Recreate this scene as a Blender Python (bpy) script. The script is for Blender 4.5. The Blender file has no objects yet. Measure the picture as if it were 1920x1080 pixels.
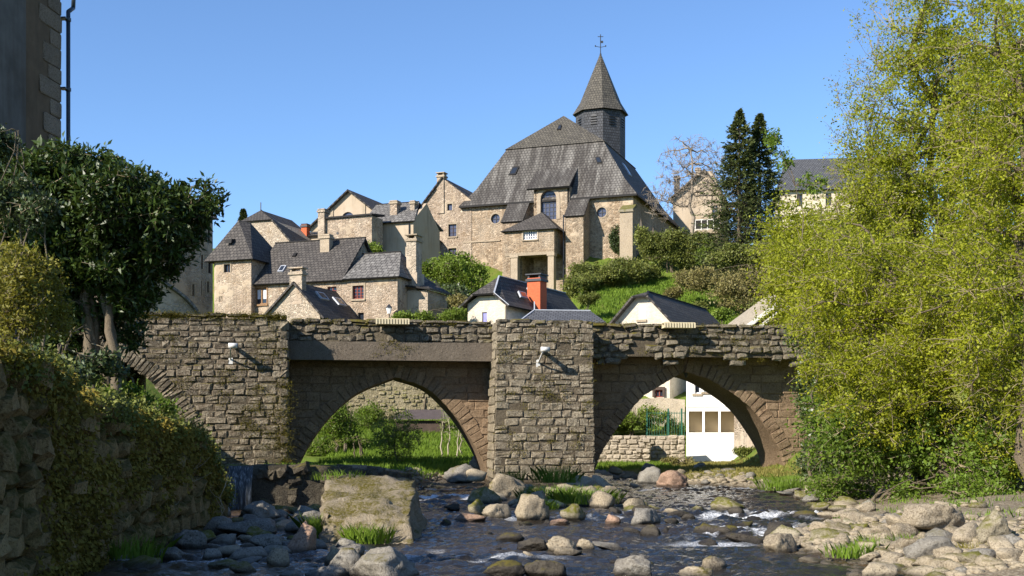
import bpy, bmesh, math, random
import numpy as np
from mathutils import Vector, Matrix, geometry
rad = math.radians
scene = bpy.context.scene
COL = scene.collection
RNG = np.random.default_rng(11)
random.seed(5)

# ---------------------------------------------------------------- camera, sky, sun, exposure
FPX, CX, CY, EYE = 2200.0, 960.0, 811.0, 2.0
cam_d = bpy.data.cameras.new('camera'); cam = bpy.data.objects.new('camera', cam_d); COL.objects.link(cam)
cam.location = (0, 0, EYE); cam.rotation_euler = (rad(90), 0, 0)
cam_d.sensor_width = 36; cam_d.lens = FPX/1920*36
cam_d.shift_y = (CY-540)/1920
cam_d.clip_start = 0.5; cam_d.clip_end = 5000
scene.camera = cam
SUN_EL, SUN_AZ = rad(32), math.atan2(-0.766, -0.643)      # azimuth measured from +Y towards +X
world = bpy.data.worlds.new('World'); scene.world = world; world.use_nodes = True
wn = world.node_tree; bg = wn.nodes['Background']
sky = wn.nodes.new('ShaderNodeTexSky'); sky.sky_type = 'NISHITA'; sky.sun_disc = False
sky.sun_elevation = SUN_EL; sky.sun_rotation = SUN_AZ
sky.altitude = 300; sky.air_density = 0.9; sky.dust_density = 0.0; sky.ozone_density = 6.0
wn.links.new(sky.outputs[0], bg.inputs[0]); bg.inputs[1].default_value = 0.112
sun_d = bpy.data.lights.new('sun', 'SUN'); sun = bpy.data.objects.new('sun', sun_d); COL.objects.link(sun)
sun_d.energy = 5.0; sun_d.angle = rad(0.53); sun_d.color = (1.0, 0.92, 0.80)
SDIR = Vector((math.sin(SUN_AZ)*math.cos(SUN_EL), math.cos(SUN_AZ)*math.cos(SUN_EL), math.sin(SUN_EL)))
sun.rotation_euler = SDIR.to_track_quat('Z', 'Y').to_euler()
scene.view_settings.view_transform = 'Standard'; scene.view_settings.look = 'None'
scene.view_settings.exposure = 0.95; scene.view_settings.gamma = 1.0; scene.view_settings.use_curve_mapping = False
scene.render.engine = 'CYCLES'
scene.cycles.max_bounces = 6; scene.cycles.diffuse_bounces = 3; scene.cycles.glossy_bounces = 3
scene.cycles.transmission_bounces = 4; scene.cycles.transparent_max_bounces = 6

# ---------------------------------------------------------------- noise and mesh helpers
def _h(i, j, k, s):
    n = (i*374761393 + j*668265263 + k*2147483647 + s*144269504) & 0xffffffff
    n = ((n ^ (n >> 13))*1274126177) & 0xffffffff
    n = (n ^ (n >> 16)) & 0xffffffff
    return n/4294967295.0
def vnoise(x, y, z, seed=0):
    x, y, z = np.broadcast_arrays(np.asarray(x, float), np.asarray(y, float), np.asarray(z, float))
    i, j, k = np.floor(x).astype(np.int64), np.floor(y).astype(np.int64), np.floor(z).astype(np.int64)
    fx, fy, fz = x-i, y-j, z-k
    fx, fy, fz = [f*f*(3-2*f) for f in (fx, fy, fz)]
    r = 0
    for a in (0, 1):
        wa = fx if a else 1-fx
        for b in (0, 1):
            wb = fy if b else 1-fy
            for c in (0, 1):
                wc = fz if c else 1-fz
                r = r + wa*wb*wc*_h(i+a, j+b, k+c, seed)
    return r*2-1
def fbm(x, y, z=0.0, oct=4, seed=0):
    r, a, f = 0, 0.5, 1.0
    for o in range(oct):
        r = r + a*vnoise(np.asarray(x)*f, np.asarray(y)*f, np.asarray(z)*f, seed+o*17); a *= .5; f *= 2.03
    return r
def sstep(a, b, x):
    t = np.clip((x-a)/(b-a), 0, 1); return t*t*(3-2*t)

def mesh_np(name, V, faces, mat=None, smooth=False, tint=None, uv=None):
    """faces: list of int arrays (M,k)"""
    me = bpy.data.meshes.new(name)
    V = np.asarray(V, np.float32)
    faces = [np.asarray(f, np.int32) for f in faces if len(f)]
    nl = sum(f.size for f in faces); nf = sum(len(f) for f in faces)
    me.vertices.add(len(V)); me.vertices.foreach_set('co', V.ravel())
    me.loops.add(nl); me.polygons.add(nf)
    me.loops.foreach_set('vertex_index', np.concatenate([f.ravel() for f in faces]))
    st = []; o = 0
    for f in faces:
        st.append(o+np.arange(len(f))*f.shape[1]); o += f.size
    me.polygons.foreach_set('loop_start', np.concatenate(st).astype(np.int32))
    if smooth: me.polygons.foreach_set('use_smooth', np.ones(nf, bool))
    if tint is not None:
        a = me.attributes.new('tint', 'FLOAT', 'FACE'); a.data.foreach_set('value', np.asarray(tint, np.float32))
    me.update(calc_edges=True)
    if mat: me.materials.append(mat)
    return me
def link(name, me, parent=None, loc=None, rot=None, scale=None):
    o = bpy.data.objects.new(name, me); COL.objects.link(o)
    if parent is not None: o.parent = parent
    if loc is not None: o.location = loc
    if rot is not None: o.rotation_euler = rot
    if scale is not None: o.scale = scale
    return o
def thing(name, label, cat, loc=(0, 0, 0), rotz=0, group=None):
    o = bpy.data.objects.new(name, None); COL.objects.link(o)
    o.location = loc; o.rotation_euler = (0, 0, rotz); o.empty_display_size = .2
    return tag(o, label, cat, group)
def tag(o, label, cat, group=None):
    o['label'] = label; o['category'] = cat
    if group: o['group'] = group
    return o

class M:
    """collects polygons for one mesh, with optional uv per loop"""
    def __init__(s): s.v = []; s.f = []; s.uv = []
    def poly(s, pts, uv=None):
        i = len(s.v); s.v += [tuple(p) for p in pts]; s.f.append(list(range(i, i+len(pts)))); s.uv.append(uv)
    def box(s, a, b):
        (x0, y0, z0), (x1, y1, z1) = a, b
        p = [(x0,y0,z0),(x1,y0,z0),(x1,y1,z0),(x0,y1,z0),(x0,y0,z1),(x1,y0,z1),(x1,y1,z1),(x0,y1,z1)]
        for q in ((3,2,1,0),(4,5,6,7),(0,1,5,4),(1,2,6,5),(2,3,7,6),(3,0,4,7)): s.poly([p[k] for k in q])
    def hexa(s, p):   # 8 points: bottom ring then top ring
        for q in ((3,2,1,0),(4,5,6,7),(0,1,5,4),(1,2,6,5),(2,3,7,6),(3,0,4,7)): s.poly([p[k] for k in q])
    def bar(s, a, b, w, h=None):
        a, b = Vector(a), Vector(b); h = h or w
        d = (b-a).normalized(); up = Vector((0,0,1)) if abs(d.z) < .95 else Vector((0,1,0))
        x = d.cross(up).normalized()*w/2; y = x.cross(d).normalized()*h/2
        s.hexa([a-x-y, a+x-y, b+x-y, b-x-y, a-x+y, a+x+y, b+x+y, b-x+y])
    def prism(s, pts, v0, v1):   # pts (u,z), extruded along v
        n = len(pts)
        s.poly([(u, v0, z) for u, z in pts]); s.poly([(u, v1, z) for u, z in reversed(pts)])
        for i in range(n):
            (a, b), (c, d) = pts[i], pts[(i+1) % n]
            s.poly([(a, v1, b), (c, v1, d), (c, v0, d), (a, v0, b)])
    def prism_x(s, pts, u0, u1):  # pts (v,z), extruded along u
        n = len(pts)
        s.poly([(u0, v, z) for v, z in reversed(pts)]); s.poly([(u1, v, z) for v, z in pts])
        for i in range(n):
            (a, b), (c, d) = pts[i], pts[(i+1) % n]
            s.poly([(u0, a, b), (u0, c, d), (u1, c, d), (u1, a, b)])
    def cyl(s, a, b, r0, r1=None, n=10, cap=True):
        a, b = Vector(a), Vector(b); r1 = r0 if r1 is None else r1
        d = (b-a).normalized(); up = Vector((0,0,1)) if abs(d.z) < .95 else Vector((1,0,0))
        x = d.cross(up).normalized(); y = x.cross(d)
        A = [a+(x*math.cos(t)+y*math.sin(t))*r0 for t in [2*math.pi*i/n for i in range(n)]]
        B = [b+(x*math.cos(t)+y*math.sin(t))*r1 for t in [2*math.pi*i/n for i in range(n)]]
        for i in range(n): s.poly([A[i], A[(i+1)%n], B[(i+1)%n], B[i]])
        if cap: s.poly(A[::-1]); s.poly(B)
    def build(s, name, mat, parent=None, smooth=False, fix=True, **kw):
        me = bpy.data.meshes.new(name); me.from_pydata(s.v, [], s.f)
        if any(u is not None for u in s.uv):
            L = me.uv_layers.new(name='UVMap'); k = 0
            for f, u in zip(s.f, s.uv):
                for j in range(len(f)):
                    L.data[k].uv = u[j] if u is not None else (0, 0); k += 1
        if fix:
            bm = bmesh.new(); bm.from_mesh(me); bmesh.ops.remove_doubles(bm, verts=bm.verts, dist=1e-4)
            bmesh.ops.recalc_face_normals(bm, faces=bm.faces); bm.to_mesh(me); bm.free()
        if smooth:
            for p in me.polygons: p.use_smooth = True
        me.materials.append(mat)
        return link(name, me, parent, **kw)

def inside_poly(u, z, P):
    c = False; n = len(P); j = n-1
    for i in range(n):
        (xi, yi), (xj, yj) = P[i], P[j]
        if (yi > z) != (yj > z) and u < (xj-xi)*(z-yi)/(yj-yi)+xi: c = not c
        j = i
    return c
def tri_holes(outer, holes):
    pts = [Vector(p) for p in outer]; edges = [(i, (i+1) % len(outer)) for i in range(len(outer))]
    for h in holes:
        b = len(pts); pts += [Vector(p) for p in h]; edges += [(b+i, b+(i+1) % len(h)) for i in range(len(h))]
    vs, es, fs, *_ = geometry.delaunay_2d_cdt(pts, edges, [], 0, 1e-5)
    out = []
    for f in fs:
        cx = sum(vs[i].x for i in f)/3; cy = sum(vs[i].y for i in f)/3
        if inside_poly(cx, cy, outer) and not any(inside_poly(cx, cy, h) for h in holes): out.append([(vs[i].x, vs[i].y) for i in f])
    return out
def wall(parent, outer, v0, v1, mat, holes=(), reveal=.22, name='wall', through=False):
    """solid wall / block: outline (u,z) from v0 to v1, window openings recessed from the v0 face"""
    m = M()
    holes = [list(h) for h in holes]
    for t in tri_holes(outer, holes): m.poly([(u, v0, z) for u, z in t])
    for t in tri_holes(outer, holes if through else []): m.poly([(u, v1, z) for u, z in t][::-1])
    n = len(outer)
    for i in range(n):
        (a, b), (c, d) = outer[i], outer[(i+1) % n]
        m.poly([(a, v1, b), (c, v1, d), (c, v0, d), (a, v0, b)])
    for h in holes:
        e = v1 if through else v0+reveal; k = len(h)
        for i in range(k):
            (a, b), (c, d) = h[i], h[(i+1) % k]
            m.poly([(a, v0, b), (c, v0, d), (c, e, d), (a, e, b)])
        if not through: m.poly([(u, e, z) for u, z in h])
    return m.build(name, mat, parent)
def rect(u0, u1, z0, z1): return [(u0, z0), (u1, z0), (u1, z1), (u0, z1)]
def arch(u0, u1, z0, z1, n=8):
    c = (u0+u1)/2; r = (u1-u0)/2; zs = z1-r
    return [(u0, z0), (u1, z0)]+[(c+r*math.cos(t), zs+r*math.sin(t)) for t in [math.pi*i/n for i in range(n+1)]]
def disc(cu, cz, r, n=16): return [(cu+r*math.cos(2*math.pi*i/n), cz+r*math.sin(2*math.pi*i/n)) for i in range(n)]

class Fr:
    """a building's own frame: origin where pixel column px meets distance Y, turned by yaw (right end nearer if >0)"""
    def __init__(s, px, Y, yaw, zb=0.0):
        s.X0 = (px-CX)/FPX*Y; s.Y0 = Y; s.c = math.cos(rad(yaw)); s.s = math.sin(rad(yaw)); s.zb = zb; s.rz = -rad(yaw)
    def u(s, px, v=0.0):
        k = (px-CX)/FPX
        return (k*(s.Y0+v*s.c)-s.X0-v*s.s)/(s.c+k*s.s)
    def v(s, px, u):
        k = (px-CX)/FPX
        return (k*(s.Y0-u*s.s)-s.X0-u*s.c)/(s.s-k*s.c)
    def Y(s, u, v): return s.Y0-u*s.s+v*s.c
    def z(s, py, u=0.0, v=0.0): return EYE-(py-CY)/FPX*s.Y(u, v)-s.zb
    def uz(s, px, py, v=0.0):
        u = s.u(px, v); return (u, s.z(py, u, v))
    def w(s, u, v, z): return Vector((s.X0+u*s.c+v*s.s, s.Y(u, v), z+s.zb))
    def thing(s, name, label, cat, group=None): return thing(name, label, cat, (s.X0, s.Y0, s.zb), s.rz, group)
def PX(px, py, Y): return Vector(((px-CX)/FPX*Y, Y, EYE-(py-CY)/FPX*Y))
def GY(py, z=0.0): return (EYE-z)*FPX/(py-CY)      # distance at which the level z shows at row py

# ---------------------------------------------------------------- node helpers
def new_mat(name):
    m = bpy.data.materials.new(name); m.use_nodes = True; nt = m.node_tree
    return m, nt, nt.nodes['Principled BSDF']
def nd(nt, typ, ins=None, **props):
    n = nt.nodes.new(typ)
    for k, v in props.items(): setattr(n, k, v)
    for k, v in (ins or {}).items():
        s = n.inputs[k]
        if isinstance(v, bpy.types.NodeSocket): nt.links.new(v, s)
        else: s.default_value = v
    return n
def c4(c): return (c[0], c[1], c[2], 1) if not isinstance(c, bpy.types.NodeSocket) else c
def mix(nt, f, a, b, blend='MIX'): return nd(nt, 'ShaderNodeMix', {0: f, 6: c4(a), 7: c4(b)}, data_type='RGBA', blend_type=blend).outputs[2]
def mth(nt, op, a, b=0.0, clamp=False):
    n = nd(nt, 'ShaderNodeMath', {0: a, 1: b}, operation=op); n.use_clamp = clamp; return n.outputs[0]
def mrange(nt, v, a, b, c=0.0, d=1.0): return nd(nt, 'ShaderNodeMapRange', {0: v, 1: a, 2: b, 3: c, 4: d}).outputs[0]
def noise(nt, co, scale, detail=4, rough=.55): return nd(nt, 'ShaderNodeTexNoise', {'Vector': co, 'Scale': scale, 'Detail': detail, 'Roughness': rough}).outputs[0]
def vor(nt, co, scale, feature='F1', out=0, rnd=1.0): return nd(nt, 'ShaderNodeTexVoronoi', {'Vector': co, 'Scale': scale, 'Randomness': rnd}, feature=feature).outputs[out]
def scl(nt, co, s): return nd(nt, 'ShaderNodeMapping', {'Vector': co, 'Scale': s}).outputs[0]
def wpos(nt): return nt.nodes.new('ShaderNodeNewGeometry').outputs['Position']
def objc(nt): return nt.nodes.new('ShaderNodeTexCoord').outputs['Object']
def bump(nt, h, strength, dist, prev=None):
    ins = {'Height': h, 'Strength': strength, 'Distance': dist}
    if prev is not None: ins['Normal'] = prev
    return nd(nt, 'ShaderNodeBump', ins).outputs[0]
def put(nt, b, col, rough, nrm=None, spec=.3):
    for k, v in (('Base Color', c4(col)), ('Roughness', rough), ('Specular IOR Level', spec)):
        if isinstance(v, bpy.types.NodeSocket): nt.links.new(v, b.inputs[k])
        else: b.inputs[k].default_value = v
    if nrm is not None: nt.links.new(nrm, b.inputs['Normal'])

def mat_stone(name, c1, c2, pale, moss=.45, lich=.5, bscale=1.0, bd=.03, mossc=(.13, .105, .018), wet=False):
    """weathered masonry / boulders: per-piece tone, lichen crust, moss on tops and in patches"""
    m, nt, b = new_mat(name); p = wpos(nt)
    rnd = nt.nodes.new('ShaderNodeObjectInfo').outputs['Random']
    n1 = noise(nt, p, 1.7*bscale, 5); n2 = noise(nt, p, 9*bscale, 5, .65); n3 = noise(nt, p, 30*bscale, 4, .7)
    col = mix(nt, rnd, c1, c2)
    col = mix(nt, mrange(nt, mth(nt, 'FRACT', mth(nt, 'MULTIPLY', rnd, 7.31)), .62, .66, 0, .55), col, (c2[0]*.62, c2[1]*.6, c2[2]*.58))
    col = mix(nt, mrange(nt, mth(nt, 'FRACT', mth(nt, 'MULTIPLY', rnd, 13.7)), .8, .84, 0, .5), col, mix(nt, .5, pale, c1))
    col = mix(nt, mrange(nt, n1, .35, .68), col, mix(nt, .6, col, (c1[0]*.5, c1[1]*.5, c1[2]*.5)))
    col = mix(nt, mrange(nt, n2, .3, .7, .0, .55), col, mix(nt, .5, col, pale))
    col = mix(nt, mth(nt, 'MULTIPLY', mrange(nt, n3, .5, .58), mrange(nt, n2, .42, .58, .15, lich)), col, pale)
    col = mix(nt, mrange(nt, n3, .36, .47, .85, 0), col, (c1[0]*.22, c1[1]*.2, c1[2]*.18))
    col = mix(nt, mrange(nt, noise(nt, p, .42*bscale, 4, .6), .42, .66, 0, .5), col, mix(nt, .55, col, (pale[0]*.9, pale[1]*.88, pale[2]*.82)))
    nz = nd(nt, 'ShaderNodeSeparateXYZ', {0: nt.nodes.new('ShaderNodeNewGeometry').outputs['Normal']}).outputs[2]
    mm = noise(nt, p, .8*bscale, 6, .7)
    mk = mth(nt, 'ADD', mm, mth(nt, 'MULTIPLY', mth(nt, 'MAXIMUM', nz, 0), .22))
    mk = mrange(nt, mk, .78-moss*.4, .9-moss*.4)
    mk = mth(nt, 'MULTIPLY', mk, mrange(nt, n2, .3, .55))
    mcol = mix(nt, n3, mossc, (mossc[0]*.45, mossc[1]*.5, mossc[2]*.5))
    col = mix(nt, mk, col, mcol)
    rough = .92
    if wet:
        z = nd(nt, 'ShaderNodeSeparateXYZ', {0: p}).outputs[2]
        wk = mrange(nt, mth(nt, 'ADD', z, mth(nt, 'MULTIPLY', n1, .12)), .1, .17, 1, 0)
        col = mix(nt, wk, col, mix(nt, .75, col, (.012, .010, .008)))
        rough = mrange(nt, wk, 0, 1, .9, .35)
    h = mth(nt, 'ADD', n2, mth(nt, 'MULTIPLY', n3, .6))
    put(nt, b, col, rough, bump(nt, h, 1.0, bd*1.5), .2)
    return m

def mat_rubble(name, stone1, stone2, mortar, scale=3.0, streak=.3, plaster=0.0, plc=(.5,.42,.32), strength=1.0):
    """house walls: small rubble in lime mortar, patchy render"""
    m, nt, b = new_mat(name); p = objc(nt)
    wob = nd(nt, 'ShaderNodeTexNoise', {'Vector': p, 'Scale': 2.2, 'Detail': 2.0}).outputs[1]
    q = mix(nt, .06, scl(nt, p, (1, 1, 1.6)), wob, 'ADD')
    e = vor(nt, q, scale, 'DISTANCE_TO_EDGE'); cc = vor(nt, q, scale, 'F1', 1)
    cv = nd(nt, 'ShaderNodeSeparateColor', {0: cc}).outputs[0]
    n1 = noise(nt, p, .55, 5, .6); n2 = noise(nt, p, 14, 4)
    col = mix(nt, cv, stone1, stone2)
    mo = mrange(nt, e, .03, .11)
    col = mix(nt, mo, mortar, col)
    col = mix(nt, mrange(nt, n2, .3, .7, 0, .35), col, (stone1[0]*.5, stone1[1]*.48, stone1[2]*.45))
    hgt = mo
    if plaster > 0:
        pm = mrange(nt, n1, .62-plaster*.35, .68-plaster*.35)
        col = mix(nt, pm, col, mix(nt, n2, plc, (plc[0]*.85, plc[1]*.83, plc[2]*.8)))
        hgt = mth(nt, 'MAXIMUM', mo, pm)
    st = noise(nt, scl(nt, p, (1.6, 1.6, .18)), 1.2, 5, .65)
    col = mix(nt, mrange(nt, st, .5, .75, 0, streak), col, (.05, .042, .034))
    n4 = noise(nt, p, .9, 4)
    col = mix(nt, mrange(nt, n4, .5, .7, 0, .5), col, mix(nt, .5, col, (.30, .19, .09)))
    col = mix(nt, mrange(nt, noise(nt, p, .33, 3), .5, .66, 0, .4), col, mix(nt, .5, col, (.62, .55, .44)))
    h = mth(nt, 'ADD', hgt, mth(nt, 'MULTIPLY', n2, .35))
    put(nt, b, col, .95, bump(nt, h, strength, .05), .15)
    return m

def mat_plain(name, col, rough=.8, var=.25, scale=6.0, spec=.3, metal=0.0, bd=.01, dirt=0.0):
    m, nt, b = new_mat(name); p = objc(nt)
    n1 = noise(nt, p, scale, 5, .6); n2 = noise(nt, p, scale*.16, 4)
    cc = mix(nt, mrange(nt, n1, .25, .75), (col[0]*(1-var), col[1]*(1-var), col[2]*(1-var)), (col[0]*(1+var*.5), col[1]*(1+var*.5), col[2]*(1+var*.5)))
    if dirt: cc = mix(nt, mrange(nt, noise(nt, scl(nt, p, (2, 2, .3)), 1.5, 5), .45, .7, 0, dirt), cc, (.07, .055, .04))
    put(nt, b, cc, rough, bump(nt, n1, .4, bd), spec); b.inputs['Metallic'].default_value = metal
    return m

def mat_slate(name, c1, c2, lichen=(.30, .28, .24), lam=.3, row=.28, streak=0.0, moss=.15):
    """roofs: rows of slates laid by UV metres (u along the eaves, v up the slope)"""
    m, nt, b = new_mat(name)
    uv = nt.nodes.new('ShaderNodeTexCoord').outputs['UV']; p = objc(nt)
    br = nd(nt, 'ShaderNodeTexBrick', {'Vector': uv, 'Color1': (0, 0, 0, 1), 'Color2': (1, 1, 1, 1), 'Mortar': (.5, .5, .5, 1), 'Scale': 1.0, 'Mortar Size': .022, 'Mortar Smooth': .3, 'Bias': 0.0, 'Brick Width': row*1.0, 'Row Height': row})
    br.offset = .5
    n1 = noise(nt, p, .5, 6, .65); n2 = noise(nt, p, 5, 5, .6); n3 = noise(nt, p, 22, 3)
    cv = nd(nt, 'ShaderNodeSeparateColor', {0: br.outputs[0]}).outputs[0]
    col = mix(nt, cv, c1, c2)
    col = mix(nt, mrange(nt, n2, .45, .75, 0, lam), col, lichen)
    col = mix(nt, mth(nt, 'MULTIPLY', mrange(nt, n3, .55, .68), mrange(nt, n1, .4, .65, .1, lam*1.6)), col, lichen)
    if streak:
        st = noise(nt, scl(nt, uv, (1.0, .10, 1)), 1.1, 6, .72)
        big = noise(nt, scl(nt, uv, (.25, .18, 1)), 1.0, 2)
        sm = mth(nt, 'MULTIPLY', mrange(nt, st, .44, .60), mrange(nt, big, .38, .55, .15, streak))
        col = mix(nt, mth(nt, 'MULTIPLY', sm, mrange(nt, n2, .3, .5, .55, 1)), col, (.29, .275, .25))
    col = mix(nt, mrange(nt, n1, .62, .75, 0, moss), col, (.12, .10, .03))
    col = mix(nt, br.outputs[1], col, (.012, .011, .011))
    h = mth(nt, 'ADD', mth(nt, 'MULTIPLY', cv, .5), mth(nt, 'SUBTRACT', mth(nt, 'MULTIPLY', n2, .4), br.outputs[1]))
    put(nt, b, col, .75, bump(nt, h, .7, .04), .3)
    return m

def mat_leaf(name, c1, c2, trans=.3, rough=.55, spec=.3, tc=None):
    m, nt, b = new_mat(name)
    a = nd(nt, 'ShaderNodeAttribute', attribute_name='tint', attribute_type='GEOMETRY').outputs['Fac']
    n1 = noise(nt, wpos(nt), .55, 3); n2 = noise(nt, wpos(nt), 3.0, 2)
    f = mth(nt, 'ADD', mth(nt, 'MULTIPLY', a, .55), mrange(nt, mth(nt, 'ADD', n1, mth(nt, 'MULTIPLY', n2, .6)), .55, 1.05, 0, .5), True)
    col = mix(nt, f, c1, c2)
    put(nt, b, col, rough, None, spec)
    tr = nd(nt, 'ShaderNodeBsdfTranslucent', {'Color': mix(nt, .5, col, tc or c2)})
    mx = nd(nt, 'ShaderNodeMixShader', {0: trans, 1: b.outputs[0], 2: tr.outputs[0]})
    nt.links.new(mx.outputs[0], nt.nodes['Material Output'].inputs[0])
    return m

def mat_glass(name, col=(.02, .025, .035), rough=.08):
    m, nt, b = new_mat(name); put(nt, b, col, rough, bump(nt, noise(nt, objc(nt), 2.0, 2), .15, .02), .6); return m

MAT = {}
MAT['pier'] = mat_stone('pier_stone', (.14, .108, .075), (.07, .054, .038), (.32, .28, .21), moss=.42, lich=.8, bscale=.55)
MAT['pier_pale'] = mat_stone('pier_stone_pale', (.18, .14, .095), (.10, .078, .054), (.38, .335, .25), moss=.32, lich=.8, bscale=.55)
MAT['spandrel'] = mat_stone('spandrel_stone', (.25, .165, .10), (.165, .11, .068), (.32, .24, .16), moss=.05, lich=.3, bscale=.6)
MAT['mortar'] = mat_stone('mortar', (.09, .07, .048), (.09, .07, .048), (.2, .17, .12), moss=.3, lich=.3)
MAT['parapet'] = mat_stone('parapet_stone', (.13, .105, .076), (.075, .06, .044), (.28, .25, .19), moss=.46, lich=.6, bscale=.6)
MAT['bank_wall'] = mat_stone('bank_wall_stone', (.30, .20, .085), (.19, .13, .058), (.40, .31, .15), moss=.66, lich=.3, bscale=1.0, mossc=(.10, .085, .02))
MAT['rock'] = mat_stone('river_rock', (.31, .255, .18), (.21, .17, .115), (.44, .38, .28), moss=.13, lich=.4, bscale=1.1, bd=.02, wet=True)
MAT['rock_grey'] = mat_stone('grey_rock', (.21, .195, .165), (.15, .135, .115), (.32, .3, .26), moss=.1, lich=.4, bscale=1.0, bd=.02, wet=True)
MAT['rock_dark'] = mat_stone('wet_rock', (.06, .05, .04), (.035, .03, .027), (.10, .09, .07), moss=.2, lich=.2, bscale=1.2, bd=.02, wet=True)
MAT['rock_mossy'] = mat_stone('mossy_rock', (.27, .23, .16), (.2, .17, .115), (.4, .36, .27), moss=.62, lich=.4, bscale=1.3, bd=.02, wet=True, mossc=(.14, .13, .02))
MAT['rock_red'] = mat_stone('reddish_rock', (.36, .22, .15), (.30, .19, .13), (.45, .33, .25), moss=.05, lich=.3, bd=.02, wet=True)
MAT['block'] = mat_stone('old_mortar_block', (.38, .31, .215), (.38, .31, .215), (.52, .45, .34), moss=.42, lich=.6, bscale=1.9, bd=.07, mossc=(.19, .155, .025))
MAT['ruin'] = mat_stone('garden_wall_stone', (.42, .35, .26), (.30, .25, .18), (.52, .46, .37), moss=.2, lich=.4, bscale=1.0)
MAT['mossy_wall'] = mat_stone('mossy_terrace_wall', (.34, .28, .17), (.22, .19, .10), (.48, .43, .30), moss=.5, lich=.6, bscale=1.0, bd=.08, mossc=(.15, .145, .025))
MAT['concrete'] = mat_stone('stained_concrete', (.125, .10, .077), (.125, .10, .077), (.21, .18, .14), moss=.25, lich=.35, bscale=1.0, bd=.02)
MAT['rubble'] = mat_rubble('honey_rubble', (.42, .325, .24), (.20, .15, .108), (.55, .45, .345), 4.0, .4, .2, (.42, .34, .25))
MAT['rubble_church'] = mat_rubble('church_rubble', (.39, .295, .205), (.17, .125, .085), (.48, .385, .28), 3.2, .5, .1, (.45, .36, .26))
MAT['rubble_pale'] = mat_rubble('pale_rubble', (.50, .415, .315), (.27, .215, .16), (.62, .53, .42), 4.8, .2)
MAT['rubble_white'] = mat_rubble('whitewashed_rubble', (.62, .555, .455), (.50, .44, .36), (.60, .54, .45), 3.6, .1, strength=.35)
MAT['rubble_grey'] = mat_rubble('grey_rubble', (.36, .29, .22), (.26, .21, .16), (.42, .35, .27), 2.6, .35, .35, (.42, .34, .26))
MAT['plaster'] = mat_rubble('old_plaster', (.42, .34, .255), (.37, .30, .22), (.44, .37, .28), 2.5, .45, 1.0, (.42, .345, .26), .3)
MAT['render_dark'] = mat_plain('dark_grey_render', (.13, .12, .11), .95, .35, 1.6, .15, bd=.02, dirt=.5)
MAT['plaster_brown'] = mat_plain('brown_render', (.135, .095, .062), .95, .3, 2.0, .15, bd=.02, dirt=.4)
MAT['plaster_grey'] = mat_plain('grey_render', (.26, .25, .24), .95, .3, 1.6, .15, bd=.02, dirt=.5)
MAT['quoin'] = mat_stone('quoin_stone', (.24, .185, .135), (.17, .13, .095), (.32, .26, .2), moss=0, lich=.25)
MAT['dressed'] = mat_stone('dressed_stone', (.42, .34, .245), (.34, .27, .19), (.50, .42, .32), moss=.0, lich=.3)
MAT['white'] = mat_plain('white_render', (.86, .85, .82), .85, .05, 1.5, .2, bd=.005)
MAT['cream'] = mat_plain('cream_render', (.58, .50, .38), .9, .1, 1.5, .2, dirt=.12)
MAT['tan_inside'] = mat_plain('tan_inside', (.62, .50, .32), .9, .08, 1.0, .2)
MAT['slate'] = mat_slate('dark_slate', (.038, .033, .030), (.068, .06, .054), (.24, .215, .18), .3, .30)
MAT['slate_grey'] = mat_slate('grey_slate', (.065, .061, .057), (.12, .113, .106), (.40, .38, .35), .5, .42, moss=.1)
MAT['slate_church'] = mat_slate('church_slate', (.038, .033, .029), (.054, .048, .043), (.12, .107, .09), .25, .34, streak=.62, moss=.25)
MAT['slate_spire'] = mat_slate('spire_slate', (.050, .045, .038), (.088, .079, .066), (.19, .17, .12), .4, .32, moss=.3)
MAT['slate_tower'] = mat_slate('tower_slate', (.034, .036, .042), (.062, .066, .076), (.2, .2, .2), .15, .3, moss=.0)
MAT['slate_blue'] = mat_slate('blue_slate', (.06, .063, .072), (.09, .094, .104), (.22, .22, .23), .15, .3, moss=0)
MAT['brick'] = mat_plain('red_brick', (.52, .125, .055), .85, .25, 9.0, .2)
MAT['zinc'] = mat_plain('zinc', (.42, .44, .48), .5, .2, 4.0, .4, .3)
MAT['dark_metal'] = mat_plain('dark_metal', (.03, .032, .038), .5, .3, 8.0, .4)
MAT['pipe'] = mat_plain('gutter_pipe', (.028, .04, .055), .4, .2, 5.0, .5)
MAT['white_metal'] = mat_plain('white_metal', (.58, .57, .54), .45, .08, 5.0, .4)
MAT['beige_slat'] = mat_plain('beige_slat', (.62, .54, .36), .7, .15, 8.0, .3)
MAT['green_metal'] = mat_plain('green_metal', (.02, .10, .065), .5, .2, 8.0, .4)
MAT['wood'] = mat_plain('oak', (.24, .14, .07), .75, .35, 7.0, .25)
MAT['wood_red'] = mat_plain('red_brown_wood', (.20, .05, .035), .7, .25, 7.0, .25)
MAT['wood_grey'] = mat_plain('grey_wood', (.30, .26, .20), .85, .35, 5.0, .2)
MAT['dark_wood'] = mat_plain('dark_wood', (.07, .05, .04), .85, .35, 5.0, .2)
MAT['blue_paint'] = mat_plain('violet_blue_paint', (.22, .22, .45), .6, .12, 5.0, .3)
MAT['white_paint'] = mat_plain('white_paint', (.78, .76, .74), .6, .06, 5.0, .3)
MAT['curtain'] = mat_plain('curtain', (.62, .62, .66), .9, .12, 5.0, .2)
MAT['glass'] = mat_glass('dark_glass')
MAT['leaded'] = mat_glass('leaded_glass', (.05, .055, .09), .2)
MAT['bark'] = mat_stone('bark', (.16, .125, .085), (.11, .085, .06), (.24, .2, .14), moss=.2, lich=.3, bscale=2.5, bd=.02)
MAT['bark_pale'] = mat_stone('pale_bark', (.42, .37, .27), (.34, .29, .2), (.5, .45, .35), moss=.0, lich=.3, bscale=2.5, bd=.01)
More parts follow.
